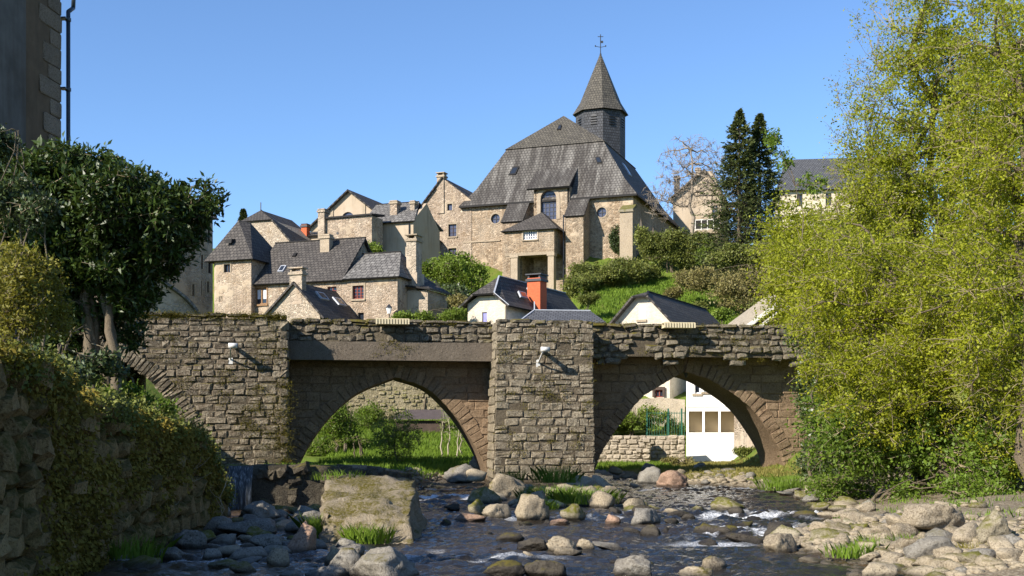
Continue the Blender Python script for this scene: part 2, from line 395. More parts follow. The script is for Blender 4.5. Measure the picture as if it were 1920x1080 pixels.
MAT['twig'] = mat_plain('twigs', (.26, .21, .135), .9, .3, 3.0, .15)
MAT['twig_grey'] = mat_plain('grey_twigs', (.27, .225, .175), .9, .3, 3.0, .15)
MAT['leaf_spring'] = mat_leaf('spring_leaves', (.10, .13, .009), (.385, .405, .022), .45, tc=(.46, .49, .025))
MAT['leaf_fresh'] = mat_leaf('fresh_green_leaves', (.06, .11, .014), (.17, .25, .025), .4, tc=(.2, .3, .03))
MAT['leaf_ivy'] = mat_leaf('ivy_leaves', (.025, .045, .016), (.085, .115, .035), .12, .4, .4)
MAT['leaf_laurel'] = mat_leaf('laurel_leaves', (.016, .034, .008), (.055, .09, .014), .15, .45, .35, tc=(.12, .16, .02))
MAT['leaf_olive'] = mat_leaf('olive_shrub_leaves', (.075, .10, .02), (.19, .205, .04), .22)
MAT['leaf_brush'] = mat_leaf('dry_brush', (.12, .11, .035), (.25, .215, .07), .2)
MAT['leaf_yew'] = mat_leaf('conifer_needles', (.032, .050, .015), (.10, .118, .032), .08, .6, .2)
MAT['leaf_hedge'] = mat_leaf('hedge_leaves', (.09, .14, .015), (.19, .26, .03), .3)
MAT['grass'] = mat_leaf('grass_blades', (.08, .14, .015), (.19, .29, .03), .3, .6, .2)
MAT['grass_dry'] = mat_leaf('dry_grass_blades', (.16, .15, .035), (.30, .26, .08), .3, .6, .2)
MAT['leaf_moss'] = mat_leaf('creeping_moss', (.11, .088, .017), (.27, .215, .042), .1, .8, .1)
MAT['leaf_moss_bright'] = mat_leaf('bright_moss', (.065, .06, .010), (.16, .135, .018), .1, .8, .1)
MAT['tin'] = mat_plain('rusty_tin', (.13, .105, .10), .7, .3, 4.0, .3)
MAT['leaf_yellow'] = mat_leaf('yellow_shrub_leaves', (.10, .098, .014), (.25, .23, .025), .3)
MAT['weir'] = mat_stone('damp_weir_stone', (.085, .07, .05), (.05, .042, .032), (.16, .14, .1), moss=.3, lich=.3, bscale=1.0)  # damp stone, darkened further to paint in the shade over the weir
# ---------------------------------------------------------------- terrain
TY = [0, 10, 16, 20, 22, 24.5, 28, 34, 40, 43, 46, 50, 60, 66]
TR = [5.2, 5.2, 5.4, 4.7, 4.7, 6.3, 7.8, 8.6, 9.0, 8.2, 6.2, 5.0, 3.6, 3.2]
LY = [0, 26, 27, 31, 31.5, 43, 47, 50, 58, 63, 70]
LX = [-6.6, -6.6, -8.2, -8.3, -5.0, -3.9, -3.0, -2.3, -1.0, 1.2, 3.0]
def bank_top(Y): return np.interp(Y, [0, 12, 15.5, 17, 19.7, 23.7, 24.9, 26, 27.5, 30], [3.1, 3.05, 2.85, 2.5, 2.3, 2.0, 1.5, .75, .5, .7])
def zter(X, Y):
    X = np.asarray(X, float); Y = np.asarray(Y, float)
    xl = np.interp(Y, LY, LX); xr = np.interp(Y, TY, TR)
    n = fbm(X*.6, Y*.6, 0, 3, 5); nf = fbm(X*2.2, Y*2.2, 0, 2, 9)
    bed = -.32 + .12*n
    # left channel is a shallow stony bed
    bed = bed + .24*sstep(-2.2, -3.2, X)*sstep(32, 29, Y)*(.6+n)
    # left bank
    d = xl-X
    near = bank_top(Y)-.12+np.clip((d-.4)*.32, 0, 1.4)
    weir = .95-.4*sstep(36, 46, Y)+np.clip((-11.0-X)*.9, 0, 4.6)
    back = .22+np.interp(Y, [47, 56, 64, 84], [0, .12, .9, 3.7])+np.clip((-11.5-X)*.55, 0, 4.5)
    hL = np.where(Y < 27, near, 0)+np.where(Y >= 27, 1, 0)*(near*(1-sstep(27, 31, Y))+weir*sstep(27, 31, Y)*(1-sstep(45, 50, Y))+back*sstep(45, 50, Y))
    lm = np.where(Y < 46, sstep(.0, .35, d), sstep(-.4, 1.2, d))
    # right bank
    e = X-xr
    hR = np.clip(e*.16, -.3, .6)+np.clip((e-5.5)*.4, 0, 4.5)
    flat = .12+np.clip(e*.03, 0, .35)+np.clip((X-11.5)*.8, 0, 5.0)
    hR = hR*(1-sstep(41, 46, Y))+flat*sstep(41, 46, Y)
    rm = sstep(-.6, .5, e)
    low = bed*(1-lm)*(1-rm)+hL*lm+hR*rm*(1-lm)
    far = np.interp(Y, [60, 66, 67, 70, 71.5, 84], [.25, .3, 2.0, 2.4, 4.0, 7.3])
    farL = np.interp(Y, [60, 64, 73.5, 74.6, 75.6, 84], [.4, .8, 2.7, 2.8, 6.5, 7.3])
    w = sstep(-1.5, 1.5, X)
    mid = farL*(1-w)+far*w+np.clip((-11.5-X)*.55, 0, 4.5)*(1-sstep(70, 84, Y))+np.clip((X-12)*.6, 0, 4.0)*(1-sstep(70, 84, Y))
    k = sstep(58, 66, Y)
    z = low*(1-k)+mid*k
    hill = np.interp(Y, [84, 90, 100, 105, 110, 115, 118, 124, 140, 300, 900], [7.3, 8.6, 12, 14, 16, 18.3, 20, 21.8, 22.5, 23, 30])
    hill2 = np.interp(Y, [84, 92, 100, 116, 121, 126, 140, 300, 900], [7.3, 8.4, 9.6, 13, 19, 21.8, 22.5, 23, 30]); g_ = sstep(4.2, 7.5, X); hill = hill*g_+hill2*(1-g_)
    kk = sstep(83, 86, Y)
    z = z*(1-kk)+hill*kk
    z = z+.10*nf*sstep(28, 34, Y)+.35*n*sstep(76, 90, Y)+.05*nf
    return z
def zt(x, y): return float(zter(np.array([x]), np.array([y]))[0])
def lin(a, b, s): return list(np.arange(a, b-1e-6, s))
xs = np.array(lin(-700, -80, 60)+lin(-80, -16, 2)+lin(-16, 20, .22)+lin(20, 60, 1.2)+lin(60, 701, 60))
ys = np.array(lin(-200, 0, 40)+lin(0, 10, 1)+lin(10, 70, .22)+lin(70, 136, .7)+lin(136, 300, 12)+lin(300, 1600, 120))
GX, GYY = np.meshgrid(xs, ys); GZ = zter(GX, GYY)
nx, ny = len(xs), len(ys)
idx = np.arange(nx*ny).reshape(ny, nx)
Q = np.stack([idx[:-1, :-1], idx[:-1, 1:], idx[1:, 1:], idx[1:, :-1]], -1).reshape(-1, 4)
def grassw(X, Y):
    X = np.asarray(X, float); Y = np.asarray(Y, float)
    xl = np.interp(Y, LY, LX); xr = np.interp(Y, TY, TR)
    g = sstep(.3, 1.2, xl-X)+sstep(5.5, 8.5, X-xr)*(1-sstep(41, 45, Y))+sstep(.8, 2.2, X-xr)*sstep(41, 45, Y)+sstep(60, 64, Y)
    return np.clip(g, 0, 1)
me = mesh_np('ground', np.stack([GX, GYY, GZ], -1).reshape(-1, 3), [Q], None, True)
a = me.attributes.new('grass', 'FLOAT', 'POINT'); a.data.foreach_set('value', grassw(GX, GYY).ravel().astype(np.float32))
m, nt, b = new_mat('meadow_and_soil'); p = wpos(nt)
g = nd(nt, 'ShaderNodeAttribute', attribute_name='grass', attribute_type='GEOMETRY').outputs['Fac']
n1 = noise(nt, p, .5, 6, .65); n2 = noise(nt, p, 4, 5, .6); n3 = noise(nt, p, 18, 4)
gc = mix(nt, n2, (.06, .10, .014), (.15, .20, .03)); gc = mix(nt, mrange(nt, n1, .5, .72), gc, (.17, .145, .05))
sc = mix(nt, n2, (.11, .085, .055), (.22, .18, .125)); sc = mix(nt, mrange(nt, n3, .5, .6), sc, (.30, .26, .19))
zz = nd(nt, 'ShaderNodeSeparateXYZ', {0: p}).outputs[2]
sc = mix(nt, mrange(nt, zz, -.06, .1, .9, 0), sc, (.035, .028, .016))
put(nt, b, mix(nt, mrange(nt, mth(nt, 'ADD', g, mth(nt, 'MULTIPLY', n2, .3)), .5, .8), sc, gc), .95, bump(nt, mth(nt, 'ADD', n2, n3), .8, .06), .1)
me.materials.append(m)
link('ground', me)['kind'] = 'structure'

# ---------------------------------------------------------------- river water
wx = np.arange(-9, 11.0, .055); wy = []
y = 9.0
while y < 66: wy.append(y); y += .035*(1+max(0, y-14)/9)
wy = np.array(wy); WX, WY = np.meshgrid(wx, wy)
rap = (np.exp(-((WY-28.2)/1.6)**2)*sstep(1.5, 3.5, WX) + np.exp(-((WY-23.5)/1.8)**2)*sstep(2.2, 4.2, WX)
       + np.exp(-((WY-35)/2.5)**2)*sstep(-.5, -1.6, WX) + np.exp(-((WY-27.5)/.7)**2)*sstep(3.5, 1.5, WX)*sstep(-2.6, -1, WX)*.7
       + np.exp(-((WY-18.5)/1.0)**2)*sstep(1.5, -.5, WX)*.6 + np.exp(-((WY-41)/1.5)**2)*.6)
rap = np.clip(rap, 0, 1)
flow = fbm(WX*1.1+.15*WY, WY*.9, 0, 3, 31)
WZ = (.033+.055*rap)*vnoise(WX*2.2, WY*3.2, 0, 41)+(.022+.04*rap)*vnoise(WX*5.5+3, WY*7.5, 0, 42)+(.013+.016*rap)*vnoise(WX*13, WY*15, 0, 43)+.012*flow+.02*rap
fo = fbm(WX*1.6, WY*2.6, 0, 4, 61)
foam = np.clip((fo*1.6+rap*1.15-.80)*3.0, 0, 1)*rap
# broad white patch blended into the foam mask
foam = np.maximum(foam, .75*np.exp(-(((WX-3.5)/.8)**2+((WY-20.9)/.38)**2)**1.5)*np.clip(.75+fo*1.2, 0, 1))
nx, ny = len(wx), len(wy); idx = np.arange(nx*ny).reshape(ny, nx)
Q = np.stack([idx[:-1, :-1], idx[:-1, 1:], idx[1:, 1:], idx[1:, :-1]], -1).reshape(-1, 4)
bedz = zter(WX, WY)
keep = (bedz < .14).ravel()[Q].any(1)
me = mesh_np('river_water', np.stack([WX, WY, WZ], -1).reshape(-1, 3), [Q[keep]], None, True)
a = me.attributes.new('foam', 'FLOAT', 'POINT'); a.data.foreach_set('value', foam.ravel().astype(np.float32))
a = me.attributes.new('depth', 'FLOAT', 'POINT'); a.data.foreach_set('value', np.clip(-bedz, 0, 1).ravel().astype(np.float32))
m, nt, b = new_mat('river_water'); p = wpos(nt)
f = nd(nt, 'ShaderNodeAttribute', attribute_name='foam', attribute_type='GEOMETRY').outputs['Fac']
dp = nd(nt, 'ShaderNodeAttribute', attribute_name='depth', attribute_type='GEOMETRY').outputs['Fac']
n1 = noise(nt, scl(nt, p, (1, 1.6, 1)), 7, 5, .6); n2 = noise(nt, p, 34, 4, .65)
fk = mth(nt, 'MULTIPLY', f, mrange(nt, n2, .34, .6))
wc = mix(nt, mrange(nt, dp, .05, .35), (.07, .045, .02), (.012, .013, .014))
put(nt, b, mix(nt, fk, wc, (.80, .82, .85)), mrange(nt, fk, 0, 1, .05, .7), bump(nt, mth(nt, 'ADD', n1, mth(nt, 'MULTIPLY', n2, .35)), .85, .05), .5)
b.inputs['IOR'].default_value = 1.33
me.materials.append(m)
link('river_water', me)['kind'] = 'structure'

# ---------------------------------------------------------------- rock shapes
def ico(sub):
    bm = bmesh.new(); bmesh.ops.create_icosphere(bm, subdivisions=sub, radius=1.0)
    V = np.array([v.co for v in bm.verts]); F = np.array([[v.index for v in f.verts] for f in bm.faces]); bm.free(); return V, F
ICO3, ICO2, ICO4 = ico(3), ico(2), ico(4)
def rock_mesh(seed, mat, base=ICO3, ang=.8, rough=.10):
    r = np.random.default_rng(seed); V, F = base
    n = r.normal(size=(11, 3)); n /= np.linalg.norm(n, axis=1)[:, None]; h = r.uniform(.55, 1.0, 11)
    dt = V@n.T; dist = np.where(dt > .05, h/np.maximum(dt, .05), 9)
    k = 38.0
    rp = -np.log(np.exp(-k*np.minimum(dist, 3)).sum(1)+np.exp(-k*1.25))/k
    rad_ = ang*rp+(1-ang)*(1+.22*fbm(V[:, 0]*1.1+seed, V[:, 1]*1.1, V[:, 2]*1.1, 2, seed))
    rad_ = rad_*(1+rough*2*fbm(V[:, 0]*3, V[:, 1]*3+seed, V[:, 2]*3, 3, seed+1))
    rad_ = rad_*(1+.05*fbm(V[:, 0]*7, V[:, 1]*7, V[:, 2]*7+seed, 2, seed+5)); P = V*rad_[:, None]; mn, mx = P.min(0), P.max(0); P = (P-(mn+mx)/2)/(mx-mn)      # unit box
    return mesh_np('rock', P, [F], mat, bool(seed % 2) or len(F) > 900)
ROCKM = {}
def rocks_of(kind, n=6, base=ICO3, ang=.6):
    key = (kind, n, len(base[0]), ang)
    if key not in ROCKM: ROCKM[key] = [rock_mesh(100+i*13+len(kind), MAT[kind], base, ang) for i in range(n)]
    return ROCKM[key]

# ---------------------------------------------------------------- stone pieces (shared meshes)
def stone_mesh(k, rnd=.10, cham=.16, mat=None):
    """rough block: unit box, split face, slightly broken corners"""
    r = random.Random(k); V = []; F = []
    cx = [cham*r.uniform(.5, 1.2) for _ in range(4)]; cz = [cham*r.uniform(.7, 1.5) for _ in range(4)]
    for j in range(4):
        for i in range(4):
            x = (-.5, -.5+cx[j], .5-cx[3-j], .5)[i]; z = (-.5, -.5+cz[i], .5-cz[3-i], .5)[j]
            ed = (i in (0, 3))+(j in (0, 3))
            y = -.5+(0, .13, .24)[ed]*(cham/.12)+r.uniform(-.10, .10)
            if ed == 2: x *= r.uniform(.86, 1.0); z *= r.uniform(.8, 1.0)
            V.append((x+r.uniform(-rnd, rnd)*.35, y, z+r.uniform(-rnd, rnd)*.8))
    for j in range(3):
        for i in range(3): F.append((j*4+i, j*4+i+1, (j+1)*4+i+1, (j+1)*4+i))
    for x, z in ((-.46, -.46), (.46, -.46), (.46, .46), (-.46, .46)): V.append((x, .5, z))
    F += [(0, 16, 17, 3, 2, 1), (3, 17, 18, 15, 11, 7), (15, 18, 19, 12, 13, 14), (12, 19, 16, 0, 4, 8)]
    me = bpy.data.meshes.new('stone'); me.from_pydata(V, [], F); me.materials.append(mat)
    return me
def stone_set(mat, n=10, rnd=.1, cham=.16): return [stone_mesh(i*7+len(mat.name), rnd, cham, mat) for i in range(n)]
S_PIER = stone_set(MAT['pier'], 16, .11, .13); S_PALE = stone_set(MAT['pier_pale'], 16, .08, .11); S_SPAN = stone_set(MAT['spandrel'], 8, .03, .05)
S_PAR = stone_set(MAT['parapet'], 16, .2, .2)
S_QUOIN = stone_set(MAT['quoin'], 4, .03, .06); S_RUIN = stone_set(MAT['ruin'], 8, .12, .2)
def put_stone(meshes, name, parent, u, v, z, w, h, d=.3, ang=0.0, jit=.03):
    """front face at v, body behind it"""
    o = link(name, random.choice(meshes), parent, (u, v+d/2+random.uniform(-jit, jit), z), (random.uniform(-.02, .02), ang+random.uniform(-.02, .02), random.uniform(-.03, .03)), (w, d, h))
    return o
def courses(meshes, name, parent, u0, u1, z0, z1, v, ok, hr=(.22, .36), wr=(.35, .85), gap=.025, jit=.03, d=.3, vz=None, rough=True):
    z = z0; n = 0
    while z < z1-.08:
        h = min(random.uniform(*hr), z1-z)
        if z1-z-h < hr[0]*.6: h = z1-z
        u = u0(z) if callable(u0) else u0; ue = u1(z) if callable(u1) else u1
        while u < ue-.05:
            w = random.uniform(*wr)
            if ue-u-w < wr[0]*.6: w = ue-u
            if ok(u+w/2, z+h/2) and not (rough and random.random() < .02):
                parts = [(z, h)]
                if rough and h > .27 and random.random() < .22: f = random.uniform(.4, .6); parts = [(z, h*f), (z+h*f, h*(1-f))]
                for za_, hh_ in parts:
                    e = random.uniform(-.03, .03) if rough else 0
                    put_stone(meshes, name, parent, u+w/2, v if vz is None else vz(z+h/2), za_+hh_/2+e, w-gap, hh_-gap*random.uniform(.4, 1.4)+abs(e)*.5, d, 0, jit); n += 1
            u += w
        z += h
    return n
def smooth_line(P, n=60):
    P = [np.array(p, float) for p in P]; out = []
    Q = [2*P[0]-P[1]]+P+[2*P[-1]-P[-2]]
    for i in range(1, len(Q)-2):
        for t in np.linspace(0, 1, max(4, n//(len(P)-1)), endpoint=False):
            a, b, c, d = Q[i-1:i+3]
            out.append(.5*((2*b)+(-a+c)*t+(2*a-5*b+4*c-d)*t*t+(-a+3*b-3*c+d)*t**3))
    out.append(P[-1]); return [tuple(p) for p in out]
def voussoirs(meshes, parent, line, T, wr, v, proud=.02, d=.35, flip=1):
    pts = [np.array(p) for p in line]; L = [0]
    for a, b in zip(pts, pts[1:]): L.append(L[-1]+np.linalg.norm(b-a))
    s = 0.0
    while s < L[-1]-.05:
        w = random.uniform(*wr); w = min(w, L[-1]-s)
        c = s+w/2; i = max(0, min(len(L)-2, int(np.searchsorted(L, c))-1))
        p = pts[i]+(pts[i+1]-pts[i])*(c-L[i])/max(1e-6, L[i+1]-L[i]); t = (pts[i+1]-pts[i])/np.linalg.norm(pts[i+1]-pts[i])
        nrm = np.array([-t[1], t[0]])*flip; Tt = T*random.uniform(.85, 1.12); q = p+nrm*(Tt/2-.02)
        put_stone(meshes, 'voussoir', parent, q[0], v-proud, q[1], w-.02, Tt, d, -math.atan2(t[1], t[0]), .02)
        s += w

# ---------------------------------------------------------------- the bridge
BR = Fr(935, 47, -8)
bridge = BR.thing('stone_bridge', 'old stone bridge with two pointed arches and mossy parapet crossing the river', 'bridge')
VP, VS, VB = 1.1, 2.4, 5.4      # parapet plane, spandrel plane, back plane
ZTOP = BR.z(607, 0, VP)
ul, ur = BR.u(538, 0), BR.u(931, 0)               # bay 1 between the two piers
ur2 = BR.u(1112, 0)
UEND = 20.0; UBEG = -19.0
A1 = smooth_line([BR.uz(x, y, VS) for x, y in ((536, 918), (560, 868), (585, 824), (622, 777), (672, 736), (742, 707))])+smooth_line([BR.uz(x, y, VS) for x, y in ((742, 707), (800, 728), (850, 775), (888, 830), (912, 880), (921, 918))])[1:]
A2 = smooth_line([BR.uz(x, y, VS) for x, y in ((1112, 915), (1118, 872), (1137, 832), (1170, 785), (1203, 745), (1237, 723), (1282, 696))])+smooth_line([BR.uz(x, y, VS) for x, y in ((1282, 696), (1333, 713), (1400, 757), (1440, 807), (1467, 857), (1478, 918))])[1:]
A0r = smooth_line([BR.uz(x, y, 0) for x, y in ((150, 640), (215, 668), (265, 700), (308, 742), (345, 792), (372, 845), (388, 900))])
A0l = [(2*A0r[0][0]-u, z) for u, z in A0r[::-1]][:-1]
A0 = A0l+A0r
def closed(a, z0=-.8): return [(a[0][0], z0)]+list(a)+[(a[-1][0], z0)]
# core masonry behind the stones
core1 = [(ul-.3, -.7)]+[(A1[0][0], -.7)]+A1+[(A1[-1][0], -.7), (A2[0][0], -.7)]+A2+[(A2[-1][0], -.7), (UEND, -.7), (UEND, 5.45), (ul-.3, 5.45)]
wall(bridge, core1, VS+.03, VB, MAT['spandrel'], name='spandrel_wall')
lp = wall(bridge, [(UBEG, -.7), (A0[0][0], -.7)]+A0+[(A0[-1][0], -.7), (ul-.03, -.7), (ul-.03, ZTOP-.02), (UBEG, ZTOP-.02)], .012, VB-.02, MAT['mortar'], name='pier')
zpt = BR.z(604, 1.9, 0); zb0 = -.5
cp = M(); uA, uB = BR.u(925, 0), BR.u(1116, 0)
cp.hexa([(uA+.04, -.035, zb0), (uB-.04, -.035, zb0), (uB-.04, VS+.05, zb0), (uA+.04, VS+.05, zb0), (ur+.04, .012, zpt-.06), (ur2-.04, .012, zpt-.06), (ur2-.04, VS+.05, zpt-.06), (ur+.04, VS+.05, zpt-.06)])
cp = cp.build('pier', MAT['mortar'], bridge)
zb1 = BR.z(641, -4, VP); zb2 = BR.z(675, -4, VP)
mb = M(); mb.box((ul+.004, VP+.05, zb2), (ur-.004, VB-.04, zb1)); mb.box((ul+.004, VP+.10, zb1), (ur-.004, VP+.5, ZTOP-.05)); mb.build('parapet_core', MAT['mortar'], bridge)
bm_ = M(); bm_.box((ul+.01, VP-.03, zb2-.02), (ur-.01, VP+.32, zb1-.01)); bm_.build('concrete_beam', MAT['concrete'], bridge)
zb3 = BR.z(668, 6, VP)
mb = M(); mb.box((ur2+.004, VP+.10, zb3), (UEND, VP+.55, ZTOP-.05)); mb.box((ur2+.004, VP+.5, 5.40), (UEND, VB-.04, 5.62)); mb.build('parapet_core', MAT['mortar'], bridge)
mb = M(); mb.box((UBEG, VB-.4, 5.45), (UEND, VB+.02, ZTOP-.12)); mb.build('rear_parapet', MAT['parapet'], bridge)
# stones of the left pier / abutment
ex0 = [(u, z+.52) for u, z in A0]
def out_arch(a, T):
    P = closed([(u, z) for u, z in a])
    pts = [np.array(q) for q in a]
    def f(u, z):
        if inside_poly(u, z, P): return False
        return min(np.hypot(u-q[0], z-q[1]) for q in pts[::2]) > T
    return f
f0 = out_arch(A0, .45)
zfoot = BR.z(868, -7, 0)
courses(S_PIER, 'pier_stone', lp, BR.u(205, 0), ul-.0, zfoot-.1, ZTOP-.02, -.03, lambda u, z: f0(u, z) and (z > 2.4 or u > BR.u(350, 0)), (.19, .34), (.3, .8), .02, .03)
voussoirs(S_PIER, lp, A0r, .62, (.13, .2), -.05, .02)
# right flank of the left pier, seen edge-on
for i in range(16):
    z = zfoot+i*.37; 
    if z < ZTOP-.25: put_stone(S_PIER, 'corner_stone', lp, ul-.13+.02, -.045, z+.18, .34, .34, .8, 0, .01)
courses(S_PALE, 'pier_stone', cp, lambda z: ur+(uA-ur)*(zpt-z)/(zpt-zb0), lambda z: ur2+(uB-ur2)*(zpt-z)/(zpt-zb0), .1, zpt, -.03, lambda u, z: True, (.24, .38), (.34, .78), .022, .022, vz=lambda z: -.03-.04*(zpt-z)/zpt)
for i in range(17):
    z = .15+i*.37
    if z < zpt-.25:
        k = (zpt-z)/(zpt-zb0)
        o = put_stone(S_PALE, 'flank_stone', cp, ur+(uA-ur)*k-.02, 1.1, z+.18, 2.0, .35, .3, 0, .01); o.rotation_euler = (0, 0, -math.pi/2); o.location = (ur+(uA-ur)*k+.12, 1.15, z+.18)
# spandrels and arch rings
sp = bridge.children[0]
f1, f2 = out_arch(A1, .42), out_arch(A2, .42)
courses(S_SPAN, 'spandrel_block', sp, ul+.02, ur+.1, .2, zb2+.4, VS-.0, f1, (.28, .42), (.45, .95), .02, .012, rough=False)
courses(S_SPAN, 'spandrel_block', sp, ur2-.1, BR.u(1700, VS), .2, 5.5, VS, f2, (.32, .5), (.5, 1.1), .02, .012, rough=False)
for a in (A1, A2): voussoirs(S_SPAN, sp, a, .6, (.24, .34), VS, .03)
# parapet stones
courses(S_PAR, 'parapet_stone', bridge, ul+.02, ur, zb1+.0, ZTOP, VP, lambda u, z: True, (.22, .36), (.3, .7), .03, .05)
courses(S_PAR, 'parapet_stone', bridge, ur2+.02, BR.u(1640, VP), zb3-.35, ZTOP, VP+.02, lambda u, z: z > zb3+.02+.3*math.sin(u*2.3)+random.uniform(-.15, .15), (.22, .38), (.3, .75), .03, .08)
def coping(parent, u0, u1, z, v):
    u = u0
    while u < u1:
        w = random.uniform(.5, 1.0); w = min(w, u1-u)
        put_stone(S_PAR, 'coping_stone', parent, u+w/2, v-.05, z+.03+random.uniform(-.03, .02), w-.02, random.uniform(.12, .2), .55, 0, .04); u += w
coping(bridge, BR.u(205, 0), ul, ZTOP+.06, 0); coping(bridge, ul+.1, ur-.1, ZTOP, VP); coping(bridge, ur2+.1, BR.u(1640, VP), ZTOP, VP); coping(bridge, ur, ur2, zpt, 0)

# things fixed to the bridge
def planter(px0, px1, label):
    u0, u1 = BR.u(px0, .55), BR.u(px1, .55); z1 = ZTOP+.10
    t = thing('balcony_box', label, 'planter box', BR.w((u0+u1)/2, .5, z1-.22), BR.rz, 'slatted boxes on the parapet')
    w = (u1-u0)/2
    m = M(); m.box((-w+.02, .03, .0), (w-.02, .5, .03)); m.box((-w+.02, .05, .03), (w-.02, .07, .20)); m.box((-w+.02, .45, .03), (w-.02, .47, .20)); m.box((-w, .03, .2), (w, .5, .225)); m.build('box', MAT['beige_slat'], t)
    sm = M(); sm.box((-.03, -.025, .0), (.03, .03, .205)); me_ = None
    n = int(2*w/.115)
    for i in range(n+1):
        x = -w+.02+(2*w-.04)*i/n
        if me_ is None:
            o = sm.build('slat', MAT['beige_slat'], t); me_ = o.data; o.location = (x, 0, 0)
        else: link('slat', me_, t, (x, 0, 0))
    b = M(); b.bar((-w*.6, .4, 0), (-w*.6, .55, -.2), .04); b.bar((w*.6, .4, 0), (w*.6, .55, -.2), .04); b.build('bracket', MAT['dark_metal'], t)
planter(705, 767, 'beige slatted box hung on the parapet over the left pointed arch')
planter(1245, 1303, 'beige slatted box hung on the parapet over the right pointed arch')
def floodlight(px, py, label):
    u, z = BR.uz(px, py, -.75)
    t = thing('floodlight', label, 'floodlight', BR.w(u, 0, z), BR.rz, 'tube floodlights on the piers')
    m = M(); m.cyl((-.17, -.75, 0), (.17, -.75, 0), .10, n=18); m.cyl((0, -.68, 0), (0, .02, 0), .085, n=14); m.build('tube', MAT['white_metal'], t, True)
    m = M(); m.cyl((.17, -.75, 0), (.185, -.75, 0), .09, n=18); m.build('lens', MAT['glass'], t)
    m = M(); m.bar((-.1, -.75, -.12), (-.14, -.35, -.36), .05); m.bar((-.14, -.35, -.36), (-.16, .02, -.5), .05); m.build('arm', MAT['white_metal'], t)
    m = M(); m.box((-.24, -.03, -.66), (-.08, .03, -.36)); m.build('wall_plate', MAT['white_metal'], t)
floodlight(437, 648, 'white tube floodlight on a bracket on the wide left pier')
floodlight(1022, 655, 'white tube floodlight on a bracket on the narrow middle pier')
def pendant(px, py, which, label):
    u, z = BR.uz(px, py, VS+.35)
    t = thing('hanging_lantern', label, 'lantern', BR.w(u, VS+.35, z+.26), BR.rz, 'small lanterns under the arch crowns')
    m = M(); m.cyl((0, 0, -.02), (0, 0, -.12), .13, .10, 6); m.cyl((0, 0, -.12), (0, 0, -.27), .10, .02, 6); m.build('lantern_body', MAT['dark_metal'], t)
    m = M(); m.bar((0, 0, -.03), (0, 0, .12), .03); m.build('stem', MAT['dark_metal'], t)
pendant(733, 712, 0, 'left lantern of the pair hanging under the crown of the left arch')
pendant(752, 714, 0, 'right lantern of the pair hanging under the crown of the left arch')
pendant(1267, 708, 0, 'left lantern of the pair hanging under the crown of the right arch')
pendant(1286, 708, 0, 'right lantern of the pair hanging under the crown of the right arch')

# ---------------------------------------------------------------- bank wall on the left, weir, block
BW = Fr(100, 16, -91.8); 
ua, ub = -6.0, (26.6-16)/math.sin(rad(91.8))
bank = BW.thing('bank_wall', 'dark rubble retaining wall in shade along the left edge of the stream', 'wall')
wx0 = BW.X0
us = [ua+(ub-ua)*i/24 for i in range(25)]
def btop(u): return float(bank_top(np.array(BW.Y(u, 0))))
pro = [(ua, -.6), (ub, -.6)]+[(u, btop(u)-.03) for u in us[::-1]]
wall(bank, pro, .10, 1.2, MAT['bank_wall'], name='wall_core')
BM = stone_set(MAT['bank_wall'], 16, .17, .22)+rocks_of('bank_wall', 5, ICO2, 1.0)
z = -.2
while z < 3.1:
    h = random.uniform(.24, .40); u = -2.7+random.uniform(-.4, 0)
    while u < ub-.1:
        w = random.uniform(.26, .62); hh = h*random.uniform(.8, 1.35)
        if z+h*.5 < btop(u+w/2):
            d_ = random.uniform(.35, .6); link('stone', random.choice(BM), bank, (u+w/2, .06+random.uniform(-.05, .06), z+h/2+random.uniform(-.06, .06)), (random.uniform(-.15, .15), random.uniform(-.2, .2), random.uniform(-.15, .15)), (w*1.05, d_, hh*1.05))
        u += w
    z += h*.95
# weir
wp = np.array([(-10.5, 30.4), (-8.3, 31.0), (-6.2, 31.2), (-5.0, 31.6), (-4.6, 34), (-4.3, 38), (-3.95, 42.5), (-3.7, 43.3)])
L = np.concatenate([[0], np.cumsum(np.linalg.norm(np.diff(wp, axis=0), axis=1))]); sN = 150
ss = np.linspace(0, L[-1], sN); cxy = np.stack([np.interp(ss, L, wp[:, 0]), np.interp(ss, L, wp[:, 1])], 1)
tg = np.gradient(cxy, axis=0); tg /= np.linalg.norm(tg, axis=1)[:, None]; nr = np.stack([tg[:, 1], -tg[:, 0]], 1)
topz = np.interp(ss, [0, L[3], L[-1]], [1.16, 1.1, .5])
prof = [(-.25, -.6), (-.18, -.2), (-.12, .1), (-.08, .35), (-.05, .6), (-.02, .8), (0, .93), (.06, 1.0), (.3, 1.02), (.7, 1.0), (1.1, .96), (1.5, .7)]
V = []
for j, (o, h) in enumerate(prof):
    zz_ = topz*h if h > 0 else h*np.ones(sN)
    q = cxy-nr*o
    nz_ = fbm(ss*2.2, h*3+0*ss, 0, 4, 77)*(.22 if h < .95 else .1)
    V.append(np.stack([q[:, 0]+nr[:, 0]*nz_, q[:, 1]+nr[:, 1]*nz_, zz_+.09*fbm(ss*1.7, 0*ss+o*2, 3, 3, 8)], 1))
V = np.concatenate(V); idx = np.arange(len(prof)*sN).reshape(len(prof), sN)
Q = np.stack([idx[:-1, :-1], idx[:-1, 1:], idx[1:, 1:], idx[1:, :-1]], -1).reshape(-1, 4)
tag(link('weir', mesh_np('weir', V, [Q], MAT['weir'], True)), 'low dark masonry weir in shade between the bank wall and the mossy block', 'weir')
weir = bpy.data.objects['weir']; WM = stone_set(MAT['weir'], 10, .17, .22)
